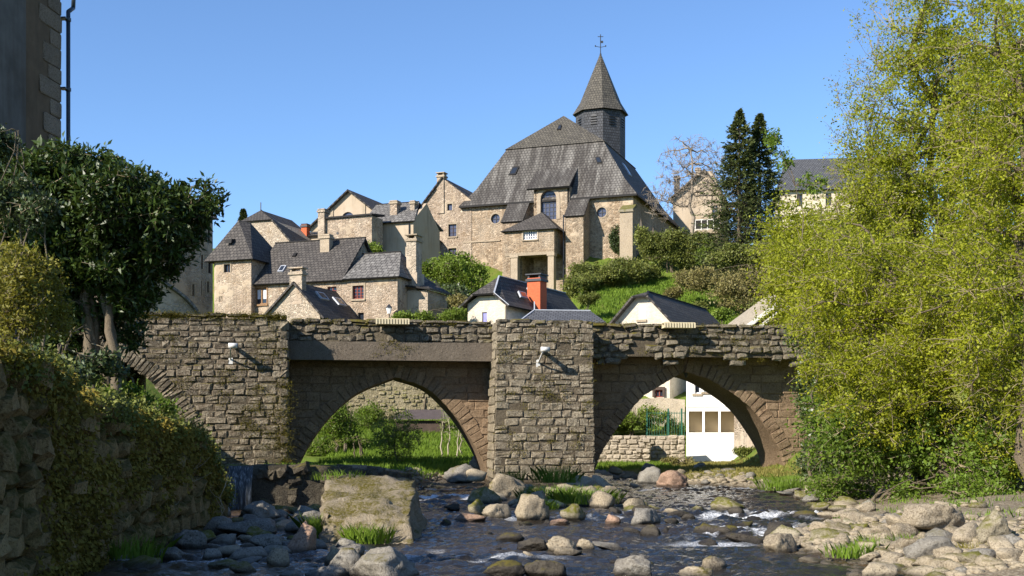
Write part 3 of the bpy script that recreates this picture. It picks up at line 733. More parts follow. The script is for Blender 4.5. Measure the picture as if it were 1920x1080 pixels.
for i in range(74):
    k = random.randrange(3, sN-30); zz_ = random.uniform(.05, float(topz[k])-.05); s_ = random.uniform(.25, .6)
    if -7.7 < cxy[k, 0] < -6.7: continue
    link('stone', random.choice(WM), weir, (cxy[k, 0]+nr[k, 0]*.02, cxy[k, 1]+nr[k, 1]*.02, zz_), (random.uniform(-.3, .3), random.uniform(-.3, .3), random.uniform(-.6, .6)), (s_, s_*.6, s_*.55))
wf = M(); y0 = 30.86
for i in range(10):
    x = -7.42+i*.062
    for j in range(10):
        def q(a, b): return (x+a*.062, y0-.06-.10*math.sin((j+b)*.31)+.04*math.sin((i+a)*2.1)-.02*(j+b), 1.12-(j+b)*.112)
        wf.poly([q(0, 0), q(1, 0), q(1, 1), q(0, 1)])
m, nt, b = new_mat('falling_water'); p = wpos(nt); n1 = noise(nt, scl(nt, p, (7, 7, .6)), 3, 5, .7)
put(nt, b, mix(nt, mrange(nt, n1, .5, .72), (.035, .04, .045), (.36, .39, .42)), .25, bump(nt, n1, .6, .05), .5)
wfo = wf.build('waterfall', m, None, True); wfo['kind'] = 'structure'
def rough_block(name, corners, mat, cuts, amp, seed, parent=None):
    m = M(); m.hexa(corners); me = bpy.data.meshes.new(name); me.from_pydata(m.v, [], m.f)
    bm = bmesh.new(); bm.from_mesh(me); bmesh.ops.remove_doubles(bm, verts=bm.verts, dist=1e-4); bmesh.ops.recalc_face_normals(bm, faces=bm.faces)
    bmesh.ops.subdivide_edges(bm, edges=bm.edges, cuts=cuts, use_grid_fill=True)
    for i in range(1): bmesh.ops.smooth_vert(bm, verts=bm.verts, factor=.35, use_axis_x=True, use_axis_y=True, use_axis_z=True)
    bm.normal_update()
    P = np.array([v.co for v in bm.verts]); N = np.array([v.normal for v in bm.verts])
    d = amp*(fbm(P[:, 0]*1.5, P[:, 1]*1.5, P[:, 2]*1.5, 3, seed)*1.6+fbm(P[:, 0]*6, P[:, 1]*6, P[:, 2]*6, 3, seed+3)*1.0)
    P = P+N*d[:, None]
    for v, q in zip(bm.verts, P): v.co = q
    bm.to_mesh(me); bm.free()
    for q in me.polygons: q.use_smooth = True
    me.materials.append(mat); return link(name, me, parent)
c_ = lambda x, y, Y: tuple(PX(x, y, Y))
blk = rough_block('masonry_block', [c_(596, 1056, 21.3), c_(775, 1070, 20.6), (-1.80, 25.6, -.5), (-4.15, 25.9, -.5), c_(605, 962, 21.9), c_(768, 972, 21.6), c_(781, 893, 25.6), c_(619, 893, 25.6)], MAT['block'], 22, .13, 4)
tag(blk, 'big sloping sunlit block of old mossy masonry standing in the stream', 'masonry block')
# ---------------------------------------------------------------- building parts
def slope(m, pts, th=.12):
    """one roof plane given by local points, first two along the eaves; gets thickness and uv in metres"""
    P = [Vector(p) for p in pts]
    n = (P[1]-P[0]).cross(P[2]-P[0]).normalized()
    if n.z < 0: n = -n
    x = (P[1]-P[0]).normalized(); y = n.cross(x)
    if y.z < 0: y = -y
    uv = [((p-P[0]).dot(x), (p-P[0]).dot(y)) for p in P]
    lo = [p-n*th for p in P]
    m.poly(P, uv); m.poly(lo[::-1], uv[::-1])
    k = len(P)
    for i in range(k):
        j = (i+1) % k; m.poly([P[i], lo[i], lo[j], P[j]], [uv[i], uv[i], uv[j], uv[j]])
def roof(parent, planes, mat, th=.12, name='roof'):
    m = M()
    for p in planes: slope(m, p, th)
    return m.build(name, mat, parent, fix=False)
def ridge(parent, pts, mat, r=.07, name='ridge_cap'):
    m = M()
    for a, b in zip(pts, pts[1:]): m.bar(Vector(a)+Vector((0, 0, .03)), Vector(b)+Vector((0, 0, .03)), r*2, r)
    return m.build(name, mat, parent)
def chimney(parent, u0, u1, v0, v1, z0, z1, mat, capmat=None, style='slab', label=None):
    m = M(); m.box((u0, v0, z0), (u1, v1, z1)); c = m.build('chimney', mat, parent)
    if label: c['label'] = label
    w = .09; m = M(); m.box((u0-w, v0-w, z1-.22), (u1+w, v1+w, z1-.06)); 
    if style == 'slab':
        for a in (u0+.02, u1-.14): m.box((a, v0+.03, z1+.001), (a+.12, v1-.03, z1+.2))
        m.box((u0-.1, v0-.1, z1+.201), (u1+.1, v1+.1, z1+.28))
    else: m.box((u0-.03, v0-.03, z1+.001), (u1+.03, v1+.03, z1+.1))
    m.build('chimney_cap', capmat or mat, c)
    return c
def window(parent, h, v, frame, glass, nx=2, nz=3, fw=.07, bar=.035, sill=None, surround=None, curtain=None, sw=.14, label=None):
    """glazed casement in the opening h=(u0,u1,z0,z1) whose back is at depth v"""
    u0, u1, z0, z1 = h
    m = M()
    for a, b in (((u0, z0), (u0+fw, z1)), ((u1-fw, z0), (u1, z1)), ((u0+fw, z0), (u1-fw, z0+fw)), ((u0+fw, z1-fw), (u1-fw, z1))): m.box((a[0], v-.09, a[1]), (b[0], v-.012, b[1]))
    for i in range(1, nx):
        x = u0+(u1-u0)*i/nx; m.box((x-bar, v-.085, z0+fw), (x+bar, v-.02, z1-fw))
    for k in range(1, nz):
        z = z0+(z1-z0)*k/nz
        for i in range(nx):
            a = u0+(u1-u0)*i/nx+(bar if i else fw); c = u0+(u1-u0)*(i+1)/nx-(bar if i < nx-1 else fw); m.box((a, v-.075, z-bar*.6), (c, v-.025, z+bar*.6))
    w = m.build('window', frame, parent)
    if label: w['label'] = label
    m = M(); m.box((u0+.01, v-.04, z0+.01), (u1-.01, v-.008, z1-.01)); m.build('pane', glass, w)
    if curtain:
        m = M()
        for a, c in ((u0+fw+.02, u0+fw+.02+(u1-u0)*.26), (u1-fw-.02-(u1-u0)*.26, u1-fw-.02)): m.box((a, v-.052, z0+fw+.25*(z1-z0)), (c, v-.042, z1-fw-.02))
        m.build('curtain', curtain, w)
    if sill:
        m = M(); m.box((u0-.12, -.1+v-.22, z0-.13), (u1+.12, v-.1, z0-.005)); m.build('sill', sill, w)
    if surround:
        f = v-.22; m = M(); s = sw
        m.box((u0-s, f-.035, z0), (u0, f+.05, z1)); m.box((u1, f-.035, z0), (u1+s, f+.05, z1)); m.box((u0-s, f-.04, z1), (u1+s, f+.05, z1+s*1.3)); m.build('surround', surround, w)
    return w
def skylight(rf, q, a0, a1, b0, b1, mat=None, glass=None):
    """small roof window on plane q = eave-left, eave-right, top-right, top-left"""
    e0, e1, t1, t0 = [Vector(p) for p in q]; n = (e1-e0).cross(t0-e0).normalized(); n = n if n.z > 0 else -n
    P = lambda a, b: (e0.lerp(e1, a)).lerp(t0.lerp(t1, a), b)
    c = [P(a0, b0), P(a1, b0), P(a1, b1), P(a0, b1)]; m = M()
    m.hexa([p-n*.02 for p in c]+[p+n*.10 for p in c]); s = m.build('skylight', mat or MAT['zinc'], rf)
    g = [P(a0+(a1-a0)*.16, b0+(b1-b0)*.14), P(a1-(a1-a0)*.16, b0+(b1-b0)*.14), P(a1-(a1-a0)*.16, b1-(b1-b0)*.14), P(a0+(a1-a0)*.16, b1-(b1-b0)*.14)]
    m = M(); m.hexa([p+n*.101 for p in g]+[p+n*.115 for p in g]); m.build('pane', glass or MAT['glass'], s)
def add(p, du=0, dv=0, dz=0): return (p[0]+du, p[1]+dv, p[2]+dz)

# ---------------------------------------------------------------- main stone house with turret (left of centre)
F = Fr(470, 86, 20, 6.5)
H = F.thing('stone_house', 'long honey stone house with a turret and a tall chimney at its right end', 'house')
uR = F.u(745); uM = F.u(640); uT0 = F.u(395, -.5); uT1 = F.u(471, -.5); D = 6.6
ze = F.z(525, F.u(560)); zeR = F.z(516, F.u(700))
hA = [F.uz(478, 571), F.uz(500, 539)]; hB = [F.uz(661, 561), F.uz(682, 535)]; hC = [F.uz(614, 552), F.uz(631, 537)]; hD = [F.uz(671, 602), F.uz(682, 586)]
R_ = lambda h: (h[0][0], h[1][0], h[0][1], h[1][1])
holes = [rect(*R_(h)) for h in (hA, hB, hC, hD)]
wall(H, rect(uT1-.6, uM, -2, ze-.05), 0, D, MAT['rubble'], [holes[0], holes[2]])
wall(H, rect(uM, uR, -2, zeR-.05), .012, D-1.2, MAT['rubble'], [holes[1], holes[3]])
window(H, R_(hA), .22, MAT['wood'], MAT['glass'], 2, 1, .1, .05, MAT['wood'], MAT['wood'], MAT['curtain'], .1)
window(H, R_(hB), .232, MAT['wood_red'], MAT['glass'], 3, 4, .09, .035, MAT['dressed'], MAT['dressed'])
window(H, R_(hC), .22, MAT['wood_red'], MAT['glass'], 2, 2); window(H, R_(hD), .232, MAT['dark_wood'], MAT['glass'], 1, 1)
# turret
tz = F.z(486, F.u(430, -.5), -.5); tv0, tv1 = -.5, 4.1
tc = ((uT0+.0), )
th_ = [F.uz(420, 511, -.5), F.uz(432, 495, -.5)]; th2 = [F.uz(411, 566, -.5), F.uz(417, 556, -.5)]
ch = .55
m = M(); tw = [(uT0+.9, tv0), (uT1, tv0), (uT1, tv1), (uT0, tv1), (uT0, tv0+.7)]
wall(H, rect(uT0+.45, uT1, -2, tz), tv0, tv1, MAT['rubble'], [rect(*R_(th_)), rect(*R_(th2))], name='turret_wall')
m = M(); m.cyl((uT0+.62, tv0+.65, -2), (uT0+.62, tv0+.65, tz-.01), .64, n=16); m.box((uT0-.02, tv0+.65, -2), (uT0+.45, tv1-.02, tz-.01)); m.build('turret_corner', MAT['rubble'], H)
window(H, R_(th_), tv0+.22, MAT['dark_wood'], MAT['glass'], 2, 1, .05, .03, None, MAT['dressed'], None, .1)
window(H, R_(th2), tv0+.22, MAT['dark_wood'], MAT['glass'], 1, 1, .03)
o = .35; zq = tz-.12
cu = F.u(447, 1.6); za = F.z(413, cu, 1.6); cu2 = F.u(469, 2.4); za2 = F.z(417, cu2, 2.4)
E = [(uT0-o, tv0-o, zq), (uT1+o, tv0-o, zq), (uT1+o, tv1+o, zq), (uT0-o, tv1+o, zq)]
ap, ap2 = (cu, 1.6, za), (cu2, 2.4, za2)
rt = roof(H, [[E[0], E[1], ap], [E[1], E[2], ap2, ap], [E[2], E[3], ap2], [E[3], E[0], ap, ap2]], MAT['slate'], .1, 'turret_roof')
m = M(); q0 = Vector(E[0]).lerp(Vector(E[1]), .44).lerp(Vector(ap), .42); m.prism_x([(q0.y-.35, q0.z-.05), (q0.y+.5, q0.z+.35), (q0.y-.25, q0.z+.28)], q0.x-.25, q0.x+.25); m.build('roof_vent', MAT['slate'], rt)
# main roof and lower roof
vr = D/2; zr = F.z(452, F.u(585, vr), vr); uL0 = uT1-.3
e0, e1 = (uL0, -.35, ze-.2), (uM+.25, -.35, ze-.2); r0, r1 = (uL0, vr, zr), (uM+.25, vr, zr); b0, b1 = (uL0, D+.35, ze-.2), (uM+.25, D+.35, ze-.2)
rf = roof(H, [[e0, e1, r1, r0], [b1, b0, r0, r1]], MAT['slate'])
wall(H, [(0, ze-.05), (D, ze-.05), (vr, zr-.14)], 0, .3, MAT['rubble_grey'], name='gable_wall').matrix_local = Matrix.Translation((uM+.0, 0, 0)) @ Matrix.Rotation(math.pi/2, 4, 'Z')
ridge(rf, [r0, r1], MAT['slate_grey'])
skylight(rf, (e0, e1, r1, r0), .24, .30, .26, .40); skylight(rf, (e0, e1, r1, r0), .30, .335, .62, .70, MAT['slate_grey'], MAT['slate'])
D2 = D-1.2; v2 = D2/2; zr2 = F.z(474, F.u(725, v2), v2)
e0, e1 = (uM+.26, -.35, zeR-.2), (uR+.3, -.35, zeR-.2); b0, b1 = (uM+.26, D2+.3, zeR-.2), (uR+.3, D2+.3, zeR-.2); r0, r1 = (uM+.26, v2, zr2), (uR-1.0, v2, zr2)
rf2 = roof(H, [[e0, e1, r1, r0], [e1, b1, r1], [b1, b0, r0, r1]], MAT['slate_grey']); ridge(rf2, [r0, r1], MAT['slate_grey'])
# right annexe in shade behind the gable end
va = F.v(800, uR+.4)
wall(H, rect(uR+.02, uR+1.6, -2, zeR-1.0), 1.6, va+1.0, MAT['rubble_grey'], name='annexe_wall')
roof(H, [[(uR-.1, 1.3, zeR-.6), (uR+1.9, 1.3, zeR-.9), (uR+1.9, va+1.2, zeR-.9), (uR-.1, va+1.2, zeR+.3)]], MAT['slate'], name='annexe_roof')
cv = 1.9; c0, c1 = F.u(762, cv), F.u(780, cv)
chimney(H, c0, c1, cv, cv+1.0, zeR-3, F.z(447, c0, cv), MAT['rubble_grey'], MAT['dressed'])
m = M(); m.box((c0-.06, cv-.1, zeR-4.8), (c1+.12, cv+1.15, F.z(512, c0, cv))); m.build('chimney_base', MAT['rubble_grey'], H)
cv = 2.2; c0, c1 = F.u(600, cv), F.u(617, cv); chimney(H, c0, c1, cv, cv+.6, F.z(478, c0, cv), F.z(442, c0, cv), MAT['dressed'], None, 'plain')
ch_ = F.uz(736, 592)
LT = F.thing('wall_lantern', 'small glass lantern on a bracket near the right corner of the stone house', 'lantern'); LT.location = F.w(ch_[0], -.55, ch_[1]-.4)
m = M(); m.cyl((0, 0, .5), (0, 0, .9), .12, .2, 6); m.build('glass', MAT['white_paint'], LT); m = M(); m.cyl((0, 0, .9), (0, 0, 1.15), .24, .05, 6); m.build('cap', MAT['dark_metal'], LT)
m = M(); m.bar((0, 0, .5), (0, .1, .25), .05); m.bar((0, .1, .25), (0, .56, 0), .05); m.build('bracket', MAT['dark_metal'], LT)

# small gabled outbuilding in front of it
F = Fr(500, 79, 20, 5.5)
H = F.thing('gabled_outbuilding', 'small rubble outbuilding with a gable chimney and two skylights in its dark roof', 'outbuilding')
u1 = F.u(600); zl = F.z(590, 0); zr_ = F.z(586, u1); ua_ = F.u(553); za = F.z(531, ua_); Dp = 6.8
zz = min(zl, zr_)
wall(H, [(0, -1), (u1, -1), (u1, zz), (ua_, za), (0, zz)], 0, Dp, MAT['rubble_pale'])
k = (za-zz)/(u1-ua_); kl = (za-zz)/ua_
e0, e1, r0, r1 = (u1+.45, -.25, zz-.45*k+.1), (u1+.45, Dp+.2, zz-.45*k+.1), (ua_, -.25, za+.1), (ua_, Dp+.2, za+.1)
rf = roof(H, [[e0, e1, r1, r0]], MAT['slate'])
roof(H, [[(-.4, Dp+.2, zz-.4*kl+.1), (-.4, -.25, zz-.4*kl+.1), (ua_-.001, -.25, za+.1), (ua_-.001, Dp+.2, za+.1)]], MAT['slate'])
skylight(rf, (e0, e1, r1, r0), .28, .44, .60, .80); skylight(rf, (e0, e1, r1, r0), .58, .74, .52, .74)
c0, c1 = F.u(543, -.02), F.u(566, -.02)
chimney(H, c0, c1, -.02, .55, za-1.4, F.z(509, ua_), MAT['rubble_grey'], MAT['rubble_grey'])

# ---------------------------------------------------------------- house with hipped slate roof behind the turret
F = Fr(452, 104, 20, 10)
H = F.thing('hipped_roof_house', 'pale rubble house with a dark hipped slate roof rising behind the turret', 'house')
u1 = F.u(547); ze = F.z(452, u1); Dp = 7.0; ua_ = F.u(480); zh = F.z(414, F.u(478))
k = (zh-ze)/(u1-F.u(510)); 
wall(H, [(0, -6), (u1, -6), (u1, ze), (F.u(510), zh-.05), (F.u(455), zh-.05), (F.u(455)-1, zh-1.5), (0, zh-1.5)], 0, Dp, MAT['rubble_pale'])
vA = 1.9; uA = F.u(489, vA); zA = F.z(394, uA, vA)
hl, hr = (F.u(450, -.2), -.2, zh), (F.u(510, -.2), -.2, zh)
er0, er1 = (u1+.35, -.2, ze-.35*k), (u1+.35, Dp+.3, ze-.35*k); rb = (uA, Dp-.5, zA)
el0, el1 = (hl[0]-2.2, -.2, ze), (hl[0]-2.2, Dp+.3, ze)
roof(H, [[hl, hr, (uA, vA, zA)], [er0, er1, (uA, Dp+.3, zA), (uA, vA, zA), hr], [el1, el0, hl, (uA, vA, zA), (uA, Dp+.3, zA)]], MAT['slate'])
ridge(H, [hr, (uA, vA, zA)], MAT['slate_grey'], .05); m = M(); m.bar((uA, vA, zA), (uA, vA, zA+.7), .06); m.build('finial', MAT['dark_metal'], H)
# red chimney and little roof between
F = Fr(552, 108, 20, 11)
H = F.thing('brick_chimney_house', 'mostly hidden low house with a red brick chimney behind the turret house', 'house')
u1 = F.u(600); wall(H, rect(-.5, u1, -5, F.z(442, 0)), 0, 5, MAT['plaster'])
roof(H, [[(-.7, -.3, F.z(444, 0)), (u1, -.3, F.z(444, 0)), (u1, 2.5, F.z(427, 0)), (-.7, 2.5, F.z(427, 0))], [(u1, 5.3, F.z(444, 0)), (-.7, 5.3, F.z(444, 0)), (-.7, 2.5, F.z(427, 0)), (u1, 2.5, F.z(427, 0))]], MAT['slate'])
chimney(H, F.u(569), F.u(579), -.4, .2, F.z(450, 0), F.z(424, 0), MAT['brick'], MAT['dark_metal'], 'plain', 'red brick chimney')

# ---------------------------------------------------------------- barn-like gabled house with arched gable window
F = Fr(582, 114, 20, 12)
H = F.thing('gabled_barn', 'big plastered gable with an arched window under a shallow dark roof', 'house')
ua_ = F.u(655); za = F.z(358, ua_); u1 = F.u(724); zl = F.z(428, 0); zr_ = F.z(412, u1)
ah = arch(F.u(640), F.u(664), F.z(420, ua_), F.z(397, ua_))
wall(H, [(0, -6), (u1, -6), (u1, zr_), (ua_, za), (0, zl)], 0, 17, MAT['plaster'], [ah])
m = M(); m.poly([(u, .19, z) for u, z in ah]); m.build('window', MAT['leaded'], H, fix=False)
kl = (za-zl)/ua_; kr = (za-zr_)/(u1-ua_)
roof(H, [[(-.3, 17.3, zl-.3*kl+.1), (-.3, -.4, zl-.3*kl+.1), (ua_, -.4, za+.1), (ua_, 17.3, za+.1)], [(u1+.4, -.4, zr_-.4*kr+.1), (u1+.4, 17.3, zr_-.4*kr+.1), (ua_, 17.3, za+.1), (ua_, -.4, za+.1)]], MAT['slate'])
for px in (623, 683):
    u = F.u(px); m = M(); m.box((u-.14, -.09, zl-2), (u+.14, -.004, za-(abs(u-ua_))*(kl if u < ua_ else kr)-.05)); m.build('gable_pilaster', MAT['dressed'], H)
F2 = Fr(608, 106, 20, 10)
H = F2.thing('ruined_rubble_wall', 'old rubble wall with a sloping stone coping below the plastered gable', 'wall')
a, b_ = F2.u(611), F2.u(697)
wall(H, [(a, -6), (b_, -6), (b_, F2.z(404, b_)), (a, F2.z(411, a))], 0, 2.2, MAT['rubble'])
m = M(); p0, p1 = (a-.1, 0, F2.z(411, a)), (b_+.1, 0, F2.z(404, b_)); m.hexa([add(p0, 0, -.2, .003), add(p1, 0, -.2, .003), add(p1, 0, 2.4, .3), add(p0, 0, 2.4, .3), add(p0, 0, -.2, .16), add(p1, 0, -.2, .16), add(p1, 0, 2.4, .48), add(p0, 0, 2.4, .48)]); m.build('coping', MAT['slate_grey'], H)
c0, c1 = F2.u(596, -.3), F2.u(608, -.3)
chimney(H, c0, c1, -.3, .5, -4, F2.z(394, 0), MAT['rubble_grey'], MAT['rubble_grey'], 'plain')
m = M(); m.box((F2.u(631), -.03, F2.z(441, 0)), (F2.u(635), .02, F2.z(437, 0))); m.build('vent_hole', MAT['dark_metal'], H)
F3 = Fr(690, 108, 20, 10)
H = F3.thing('plastered_row_house', 'smooth plastered house with two chimneys on its grey slate roof', 'house')
u1 = F3.u(768); ze = F3.z(415, F3.u(728)); zr_ = F3.z(382, F3.u(735, 3), 3)
uq = F3.u(775); wall(H, rect(0, uq, -6, ze), 0, 6, MAT['plaster']); m = M(); m.prism_x([(.1, ze+.002), (5.9, ze+.002), (3, zr_-.2)], uq-.3, uq-.02); m.build('gable_wall', MAT['plaster'], H)
e0, e1, r0, r1 = (-.35, -.35, ze-.15), (F3.u(777, -.35), -.35, ze-.15), (F3.u(707, 3), 3, zr_), (F3.u(786, 3), 3, zr_)
roof(H, [[e0, e1, r1, r0], [(F3.u(777, -.35), 6.3, ze), (-.35, 6.3, ze), r0, r1], [(-.35, 6.3, ze), e0, r0]], MAT['slate_grey']); ridge(H, [r0, r1], MAT['slate_grey'])
c0, c1 = F3.u(731, .9), F3.u(744, .9); chimney(H, c0, c1, .9, 1.7, ze, F3.z(378, c0, .9), MAT['rubble'], MAT['dressed'], 'plain')
c0, c1 = F3.u(769, 1.5), F3.u(777, 1.5); chimney(H, c0, c1, 1.5, 2.2, ze, F3.z(378, c0, 1.5), MAT['rubble_grey'], MAT['dressed'], 'plain')
m = M(); u = F3.u(767, -.1); m.cyl((u, -.1, -4), (u, -.1, ze-.1), .05, n=6); m.build('downpipe', MAT['dark_metal'], H)
u = F3.u(707); m = M(); m.bar((u, -.01, ze-1), (u, -.01, ze-4.2), .12, .06); m.build('wall_crack', MAT['dark_metal'], H)

# ---------------------------------------------------------------- tall gable house joined to the church
F = Fr(768, 124.1, 20, 13)
H = F.thing('tall_gable_house', 'tall rubble gable with a chimney at its peak against the church', 'house')
ua_ = F.u(830); za = F.z(334, ua_); u1 = F.u(884); zl = F.z(417, 0); zr_ = F.z(376, u1)
w1 = [F.uz(839, 395), F.uz(848, 382)]; w2 = [F.uz(841, 444), F.uz(856, 420)]; w3 = [F.uz(841, 490), F.uz(856, 465)]
wall(H, [(0, -7), (u1, -7), (u1, zr_), (ua_, za), (0, zl)], 0, 9, MAT['rubble'], [rect(*R_(h)) for h in (w1, w2, w3)])
for h, nx_, nz_ in ((w1, 1, 1), (w2, 2, 3), (w3, 2, 3)): window(H, R_(h), .22, MAT['dark_wood'], MAT['leaded'], nx_, nz_, .06, .03, MAT['dressed'] if nx_ > 1 else None, MAT['dressed'])
kl = (za-zl)/ua_; kr = (za-zr_)/(u1-ua_)
roof(H, [[(-.5, 9.3, zl-.5*kl+.1), (-.5, -.3, zl-.5*kl+.1), (ua_, -.3, za+.1), (ua_, 9.3, za+.1)], [(u1+.2, .2, zr_-.2*kr+.1), (u1+.2, 9.3, zr_-.2*kr+.1), (ua_, 9.3, za+.1), (ua_, .2, za+.1)]], MAT['slate'])
c0, c1 = F.u(819, -.12), F.u(832, -.12); chimney(H, c0, c1, -.12, .7, F.z(400, ua_), F.z(328, ua_), MAT['rubble'], MAT['dressed'])

# ---------------------------------------------------------------- the church
F = Fr(872, 122, 20, 15)
H = F.thing('church', 'large stone church with a steep lichen streaked roof and an octagonal slate steeple', 'church')
W = F.u(1187); D = 20; ze = F.z(372, W/2)
rw = [F.uz(929, 410), F.uz(1128, 398)]; hr_ = .5
holes = [disc(rw[0][0], rw[0][1], hr_), disc(rw[1][0], rw[1][1], hr_)]
wall(H, rect(0, W, -6, ze-.02), 0, D, MAT['rubble_church'], holes, .25)
for c in rw:
    m = M(); m.poly([(u, .24, z) for u, z in disc(*c, hr_)]); w = m.build('round_window', MAT['leaded'], H, fix=False)
    m = M(); P1, P2 = disc(*c, hr_+.16), disc(*c, hr_)
    for i in range(16):
        j = (i+1) % 16; m.hexa([(P1[i][0], -.03, P1[i][1]), (P1[j][0], -.03, P1[j][1]), (P1[j][0], .06, P1[j][1]), (P1[i][0], .06, P1[i][1]), (P2[i][0], -.03, P2[i][1]), (P2[j][0], -.03, P2[j][1]), (P2[j][0], .06, P2[j][1]), (P2[i][0], .06, P2[i][1])])
    m.build('surround', MAT['dressed'], w)
    m = M(); m.box((c[0]-.03, .17, c[1]-hr_), (c[0]+.03, .22, c[1]+hr_)); m.box((c[0]-hr_, .17, c[1]-.03), (c[0]+hr_, .22, c[1]+.03)); m.build('glazing_bar', MAT['dark_metal'], w)
o = .5; vb = 3.5
bl = (F.u(951, vb), vb, F.z(279, F.u(951, vb), vb)); br_ = (F.u(1131, vb), vb, F.z(264, F.u(1131, vb), vb))
zb = (bl[2]+br_[2])/2; bl = (bl[0], vb, zb); br_ = (br_[0], vb, zb); bL = (bl[0], D-vb, zb); bR = (br_[0], D-vb, zb)
va = 7.0; a0 = (F.u(1057, va), va, F.z(217, F.u(1057, va), va)); a1 = (a0[0], D-7, a0[2])
E = [(-o, -o, ze-.25), (W+o, -o, ze-.25), (W+o, D+o, ze-.25), (-o, D+o, ze-.25)]
# bell-cast steep skirt: two steps per side, then the upper slopes
def midp(e, b_, t=.35, s=.05): 
    q = Vector(e).lerp(Vector(b_), t); q.z -= s*8; return tuple(q)
Mi = [midp(e, b_) for e, b_ in zip(E, (bl, br_, bR, bL))]
B4 = [bl, br_, bR, bL]
pl = []
for i in range(4):
    j = (i+1) % 4; pl += [[E[i], E[j], Mi[j], Mi[i]], [Mi[i], Mi[j], B4[j], B4[i]]]
mm = M()
tot = 0
for i in range(4):   # continuous uv so the streaks run through
    j = (i+1) % 4
    for (a, b_, c, d, off) in ((E[i], E[j], Mi[j], Mi[i], 0), (Mi[i], Mi[j], B4[j], B4[i], 1)):
        P = [Vector(q) for q in (a, b_, c, d)]; x = (P[1]-P[0]).normalized(); n = (P[1]-P[0]).cross(P[3]-P[0]).normalized(); y = n.cross(x); y = y if y.z > 0 else -y
        base = Vector(E[i]); uv = [((q-base).dot(x)+i*31, (q-base).dot(y)) for q in P]
        mm.poly(P, uv); mm.poly([q-n*.15 if n.z > 0 else q+n*.15 for q in P][::-1], uv[::-1])
    e = [Vector(E[i]), Vector(E[j])]; mm.poly([e[0], e[1], e[1]-Vector((0, 0, .18)), e[0]-Vector((0, 0, .18))], [(0, 0)]*4)
rf = mm.build('roof', MAT['slate_church'], H, fix=False); rf.data.materials.append(MAT['slate'])
for pp in rf.data.polygons:
    if pp.index >= 5: pp.material_index = 1
U = [add(p, 0, 0, .04) for p in B4]; g = .18
U = [add(U[0], -g, -g, -.12), add(U[1], g, -g, -.12), add(U[2], g, g, -.12), add(U[3], -g, g, -.12)]
roof(H, [[U[0], U[1], a0], [U[1], U[2], a1, a0], [U[2], U[3], a1], [U[3], U[0], a0, a1]], MAT['slate_spire'], .1, 'upper_roof')
q = (E[0], E[1], br_, bl)
skylight(rf, (Mi[0], Mi[1], br_, bl), .18, .235, .30, .50, MAT['slate_grey']); skylight(rf, (Mi[0], Mi[1], br_, bl), .86, .90, .42, .58, MAT['slate_grey'])
us_ = H.children[-1]
skylight(us_, (U[0], U[1], a0, a0), .46, .54, .50, .66, MAT['slate_grey'])
skylight(rf, (Mi[1], Mi[2], bR, br_), .30, .36, .35, .65)
# central bay with arched window under a shed dormer
b0u, b1u = F.u(1001, -.6), F.u(1068, -.6); zd = F.z(350, F.u(1030, -.9), -.9)
aw = arch(F.u(1014, -.6), F.u(1043, -.6), F.z(412, F.u(1028), -.6), F.z(357, F.u(1028), -.6), 10)
wall(H, rect(b0u, b1u, -6, zd), -.6, 2.4, MAT['rubble_church'], [aw], .35, 'bay_wall')
m = M(); m.poly([(u, -.27, z) for u, z in aw]); w = m.build('arched_window', MAT['leaded'], H, fix=False)
au0, au1, az0, az1 = aw[0][0], aw[1][0], aw[0][1], max(z for _, z in aw)
m = M(); r = (au1-au0)/2+.02; cu = (au0+au1)/2; zs = az1-(au1-au0)/2
for i in range(12):
    t0, t1 = math.pi*i/12, math.pi*(i+1)/12
    f = lambda rr, t: (cu+rr*math.cos(t), zs+rr*math.sin(t))
    ps = [f(r, t0), f(r, t1), f(r+.38, t1), f(r+.38, t0)]; m.hexa([(ps[k][0], -.65, ps[k][1]) for k in range(4)]+[(ps[k][0], -.55, ps[k][1]) for k in range(4)])
for s_ in (-1, 1): m.box((cu+s_*(r+.19)-.19, -.65, az0), (cu+s_*(r+.19)+.19, -.55, zs))
m.build('surround', MAT['dressed'], w)
m = M()
for i in (1, 2, 3): x = au0+(au1-au0)*i/4; m.box((x-.03, -.33, az0), (x+.03, -.28, zs+.5))
for k in range(1, 7): z = az0+(az1-az0)*k/7; m.box((au0+.1, -.325, z-.02), (au1-.1, -.285, z+.02))
m.build('glazing_bar', MAT['dark_metal'], w)
zt_ = F.z(315, F.u(1030, 2.0), 2.0)
pr = [(-1.1, zd-.1), (2.1, zt_), (2.1, zt_-.25), (-1.1, zd-.3)]
m = M(); du0, du1 = F.u(988, -1), F.u(1068, -1); slope(m, [(du0, -1.15, zd-.1), (du1, -1.15, zd-.1), (du1, 2.1, zt_), (du0, 2.1, zt_)], .2); m.build('dormer_roof', MAT['slate_church'], H, fix=False)
m = M(); m.prism_x([(-.6, zd-.2), (2.0, zt_-.15), (2.0, zd-2), (-.6, zd-2)], b1u-.25, b1u-.02); m.prism_x([(-.6, zd-.2), (2.0, zt_-.15), (2.0, zd-2), (-.6, zd-2)], b0u+.02, b0u+.25); m.build('dormer_cheek', MAT['slate_tower'], H)
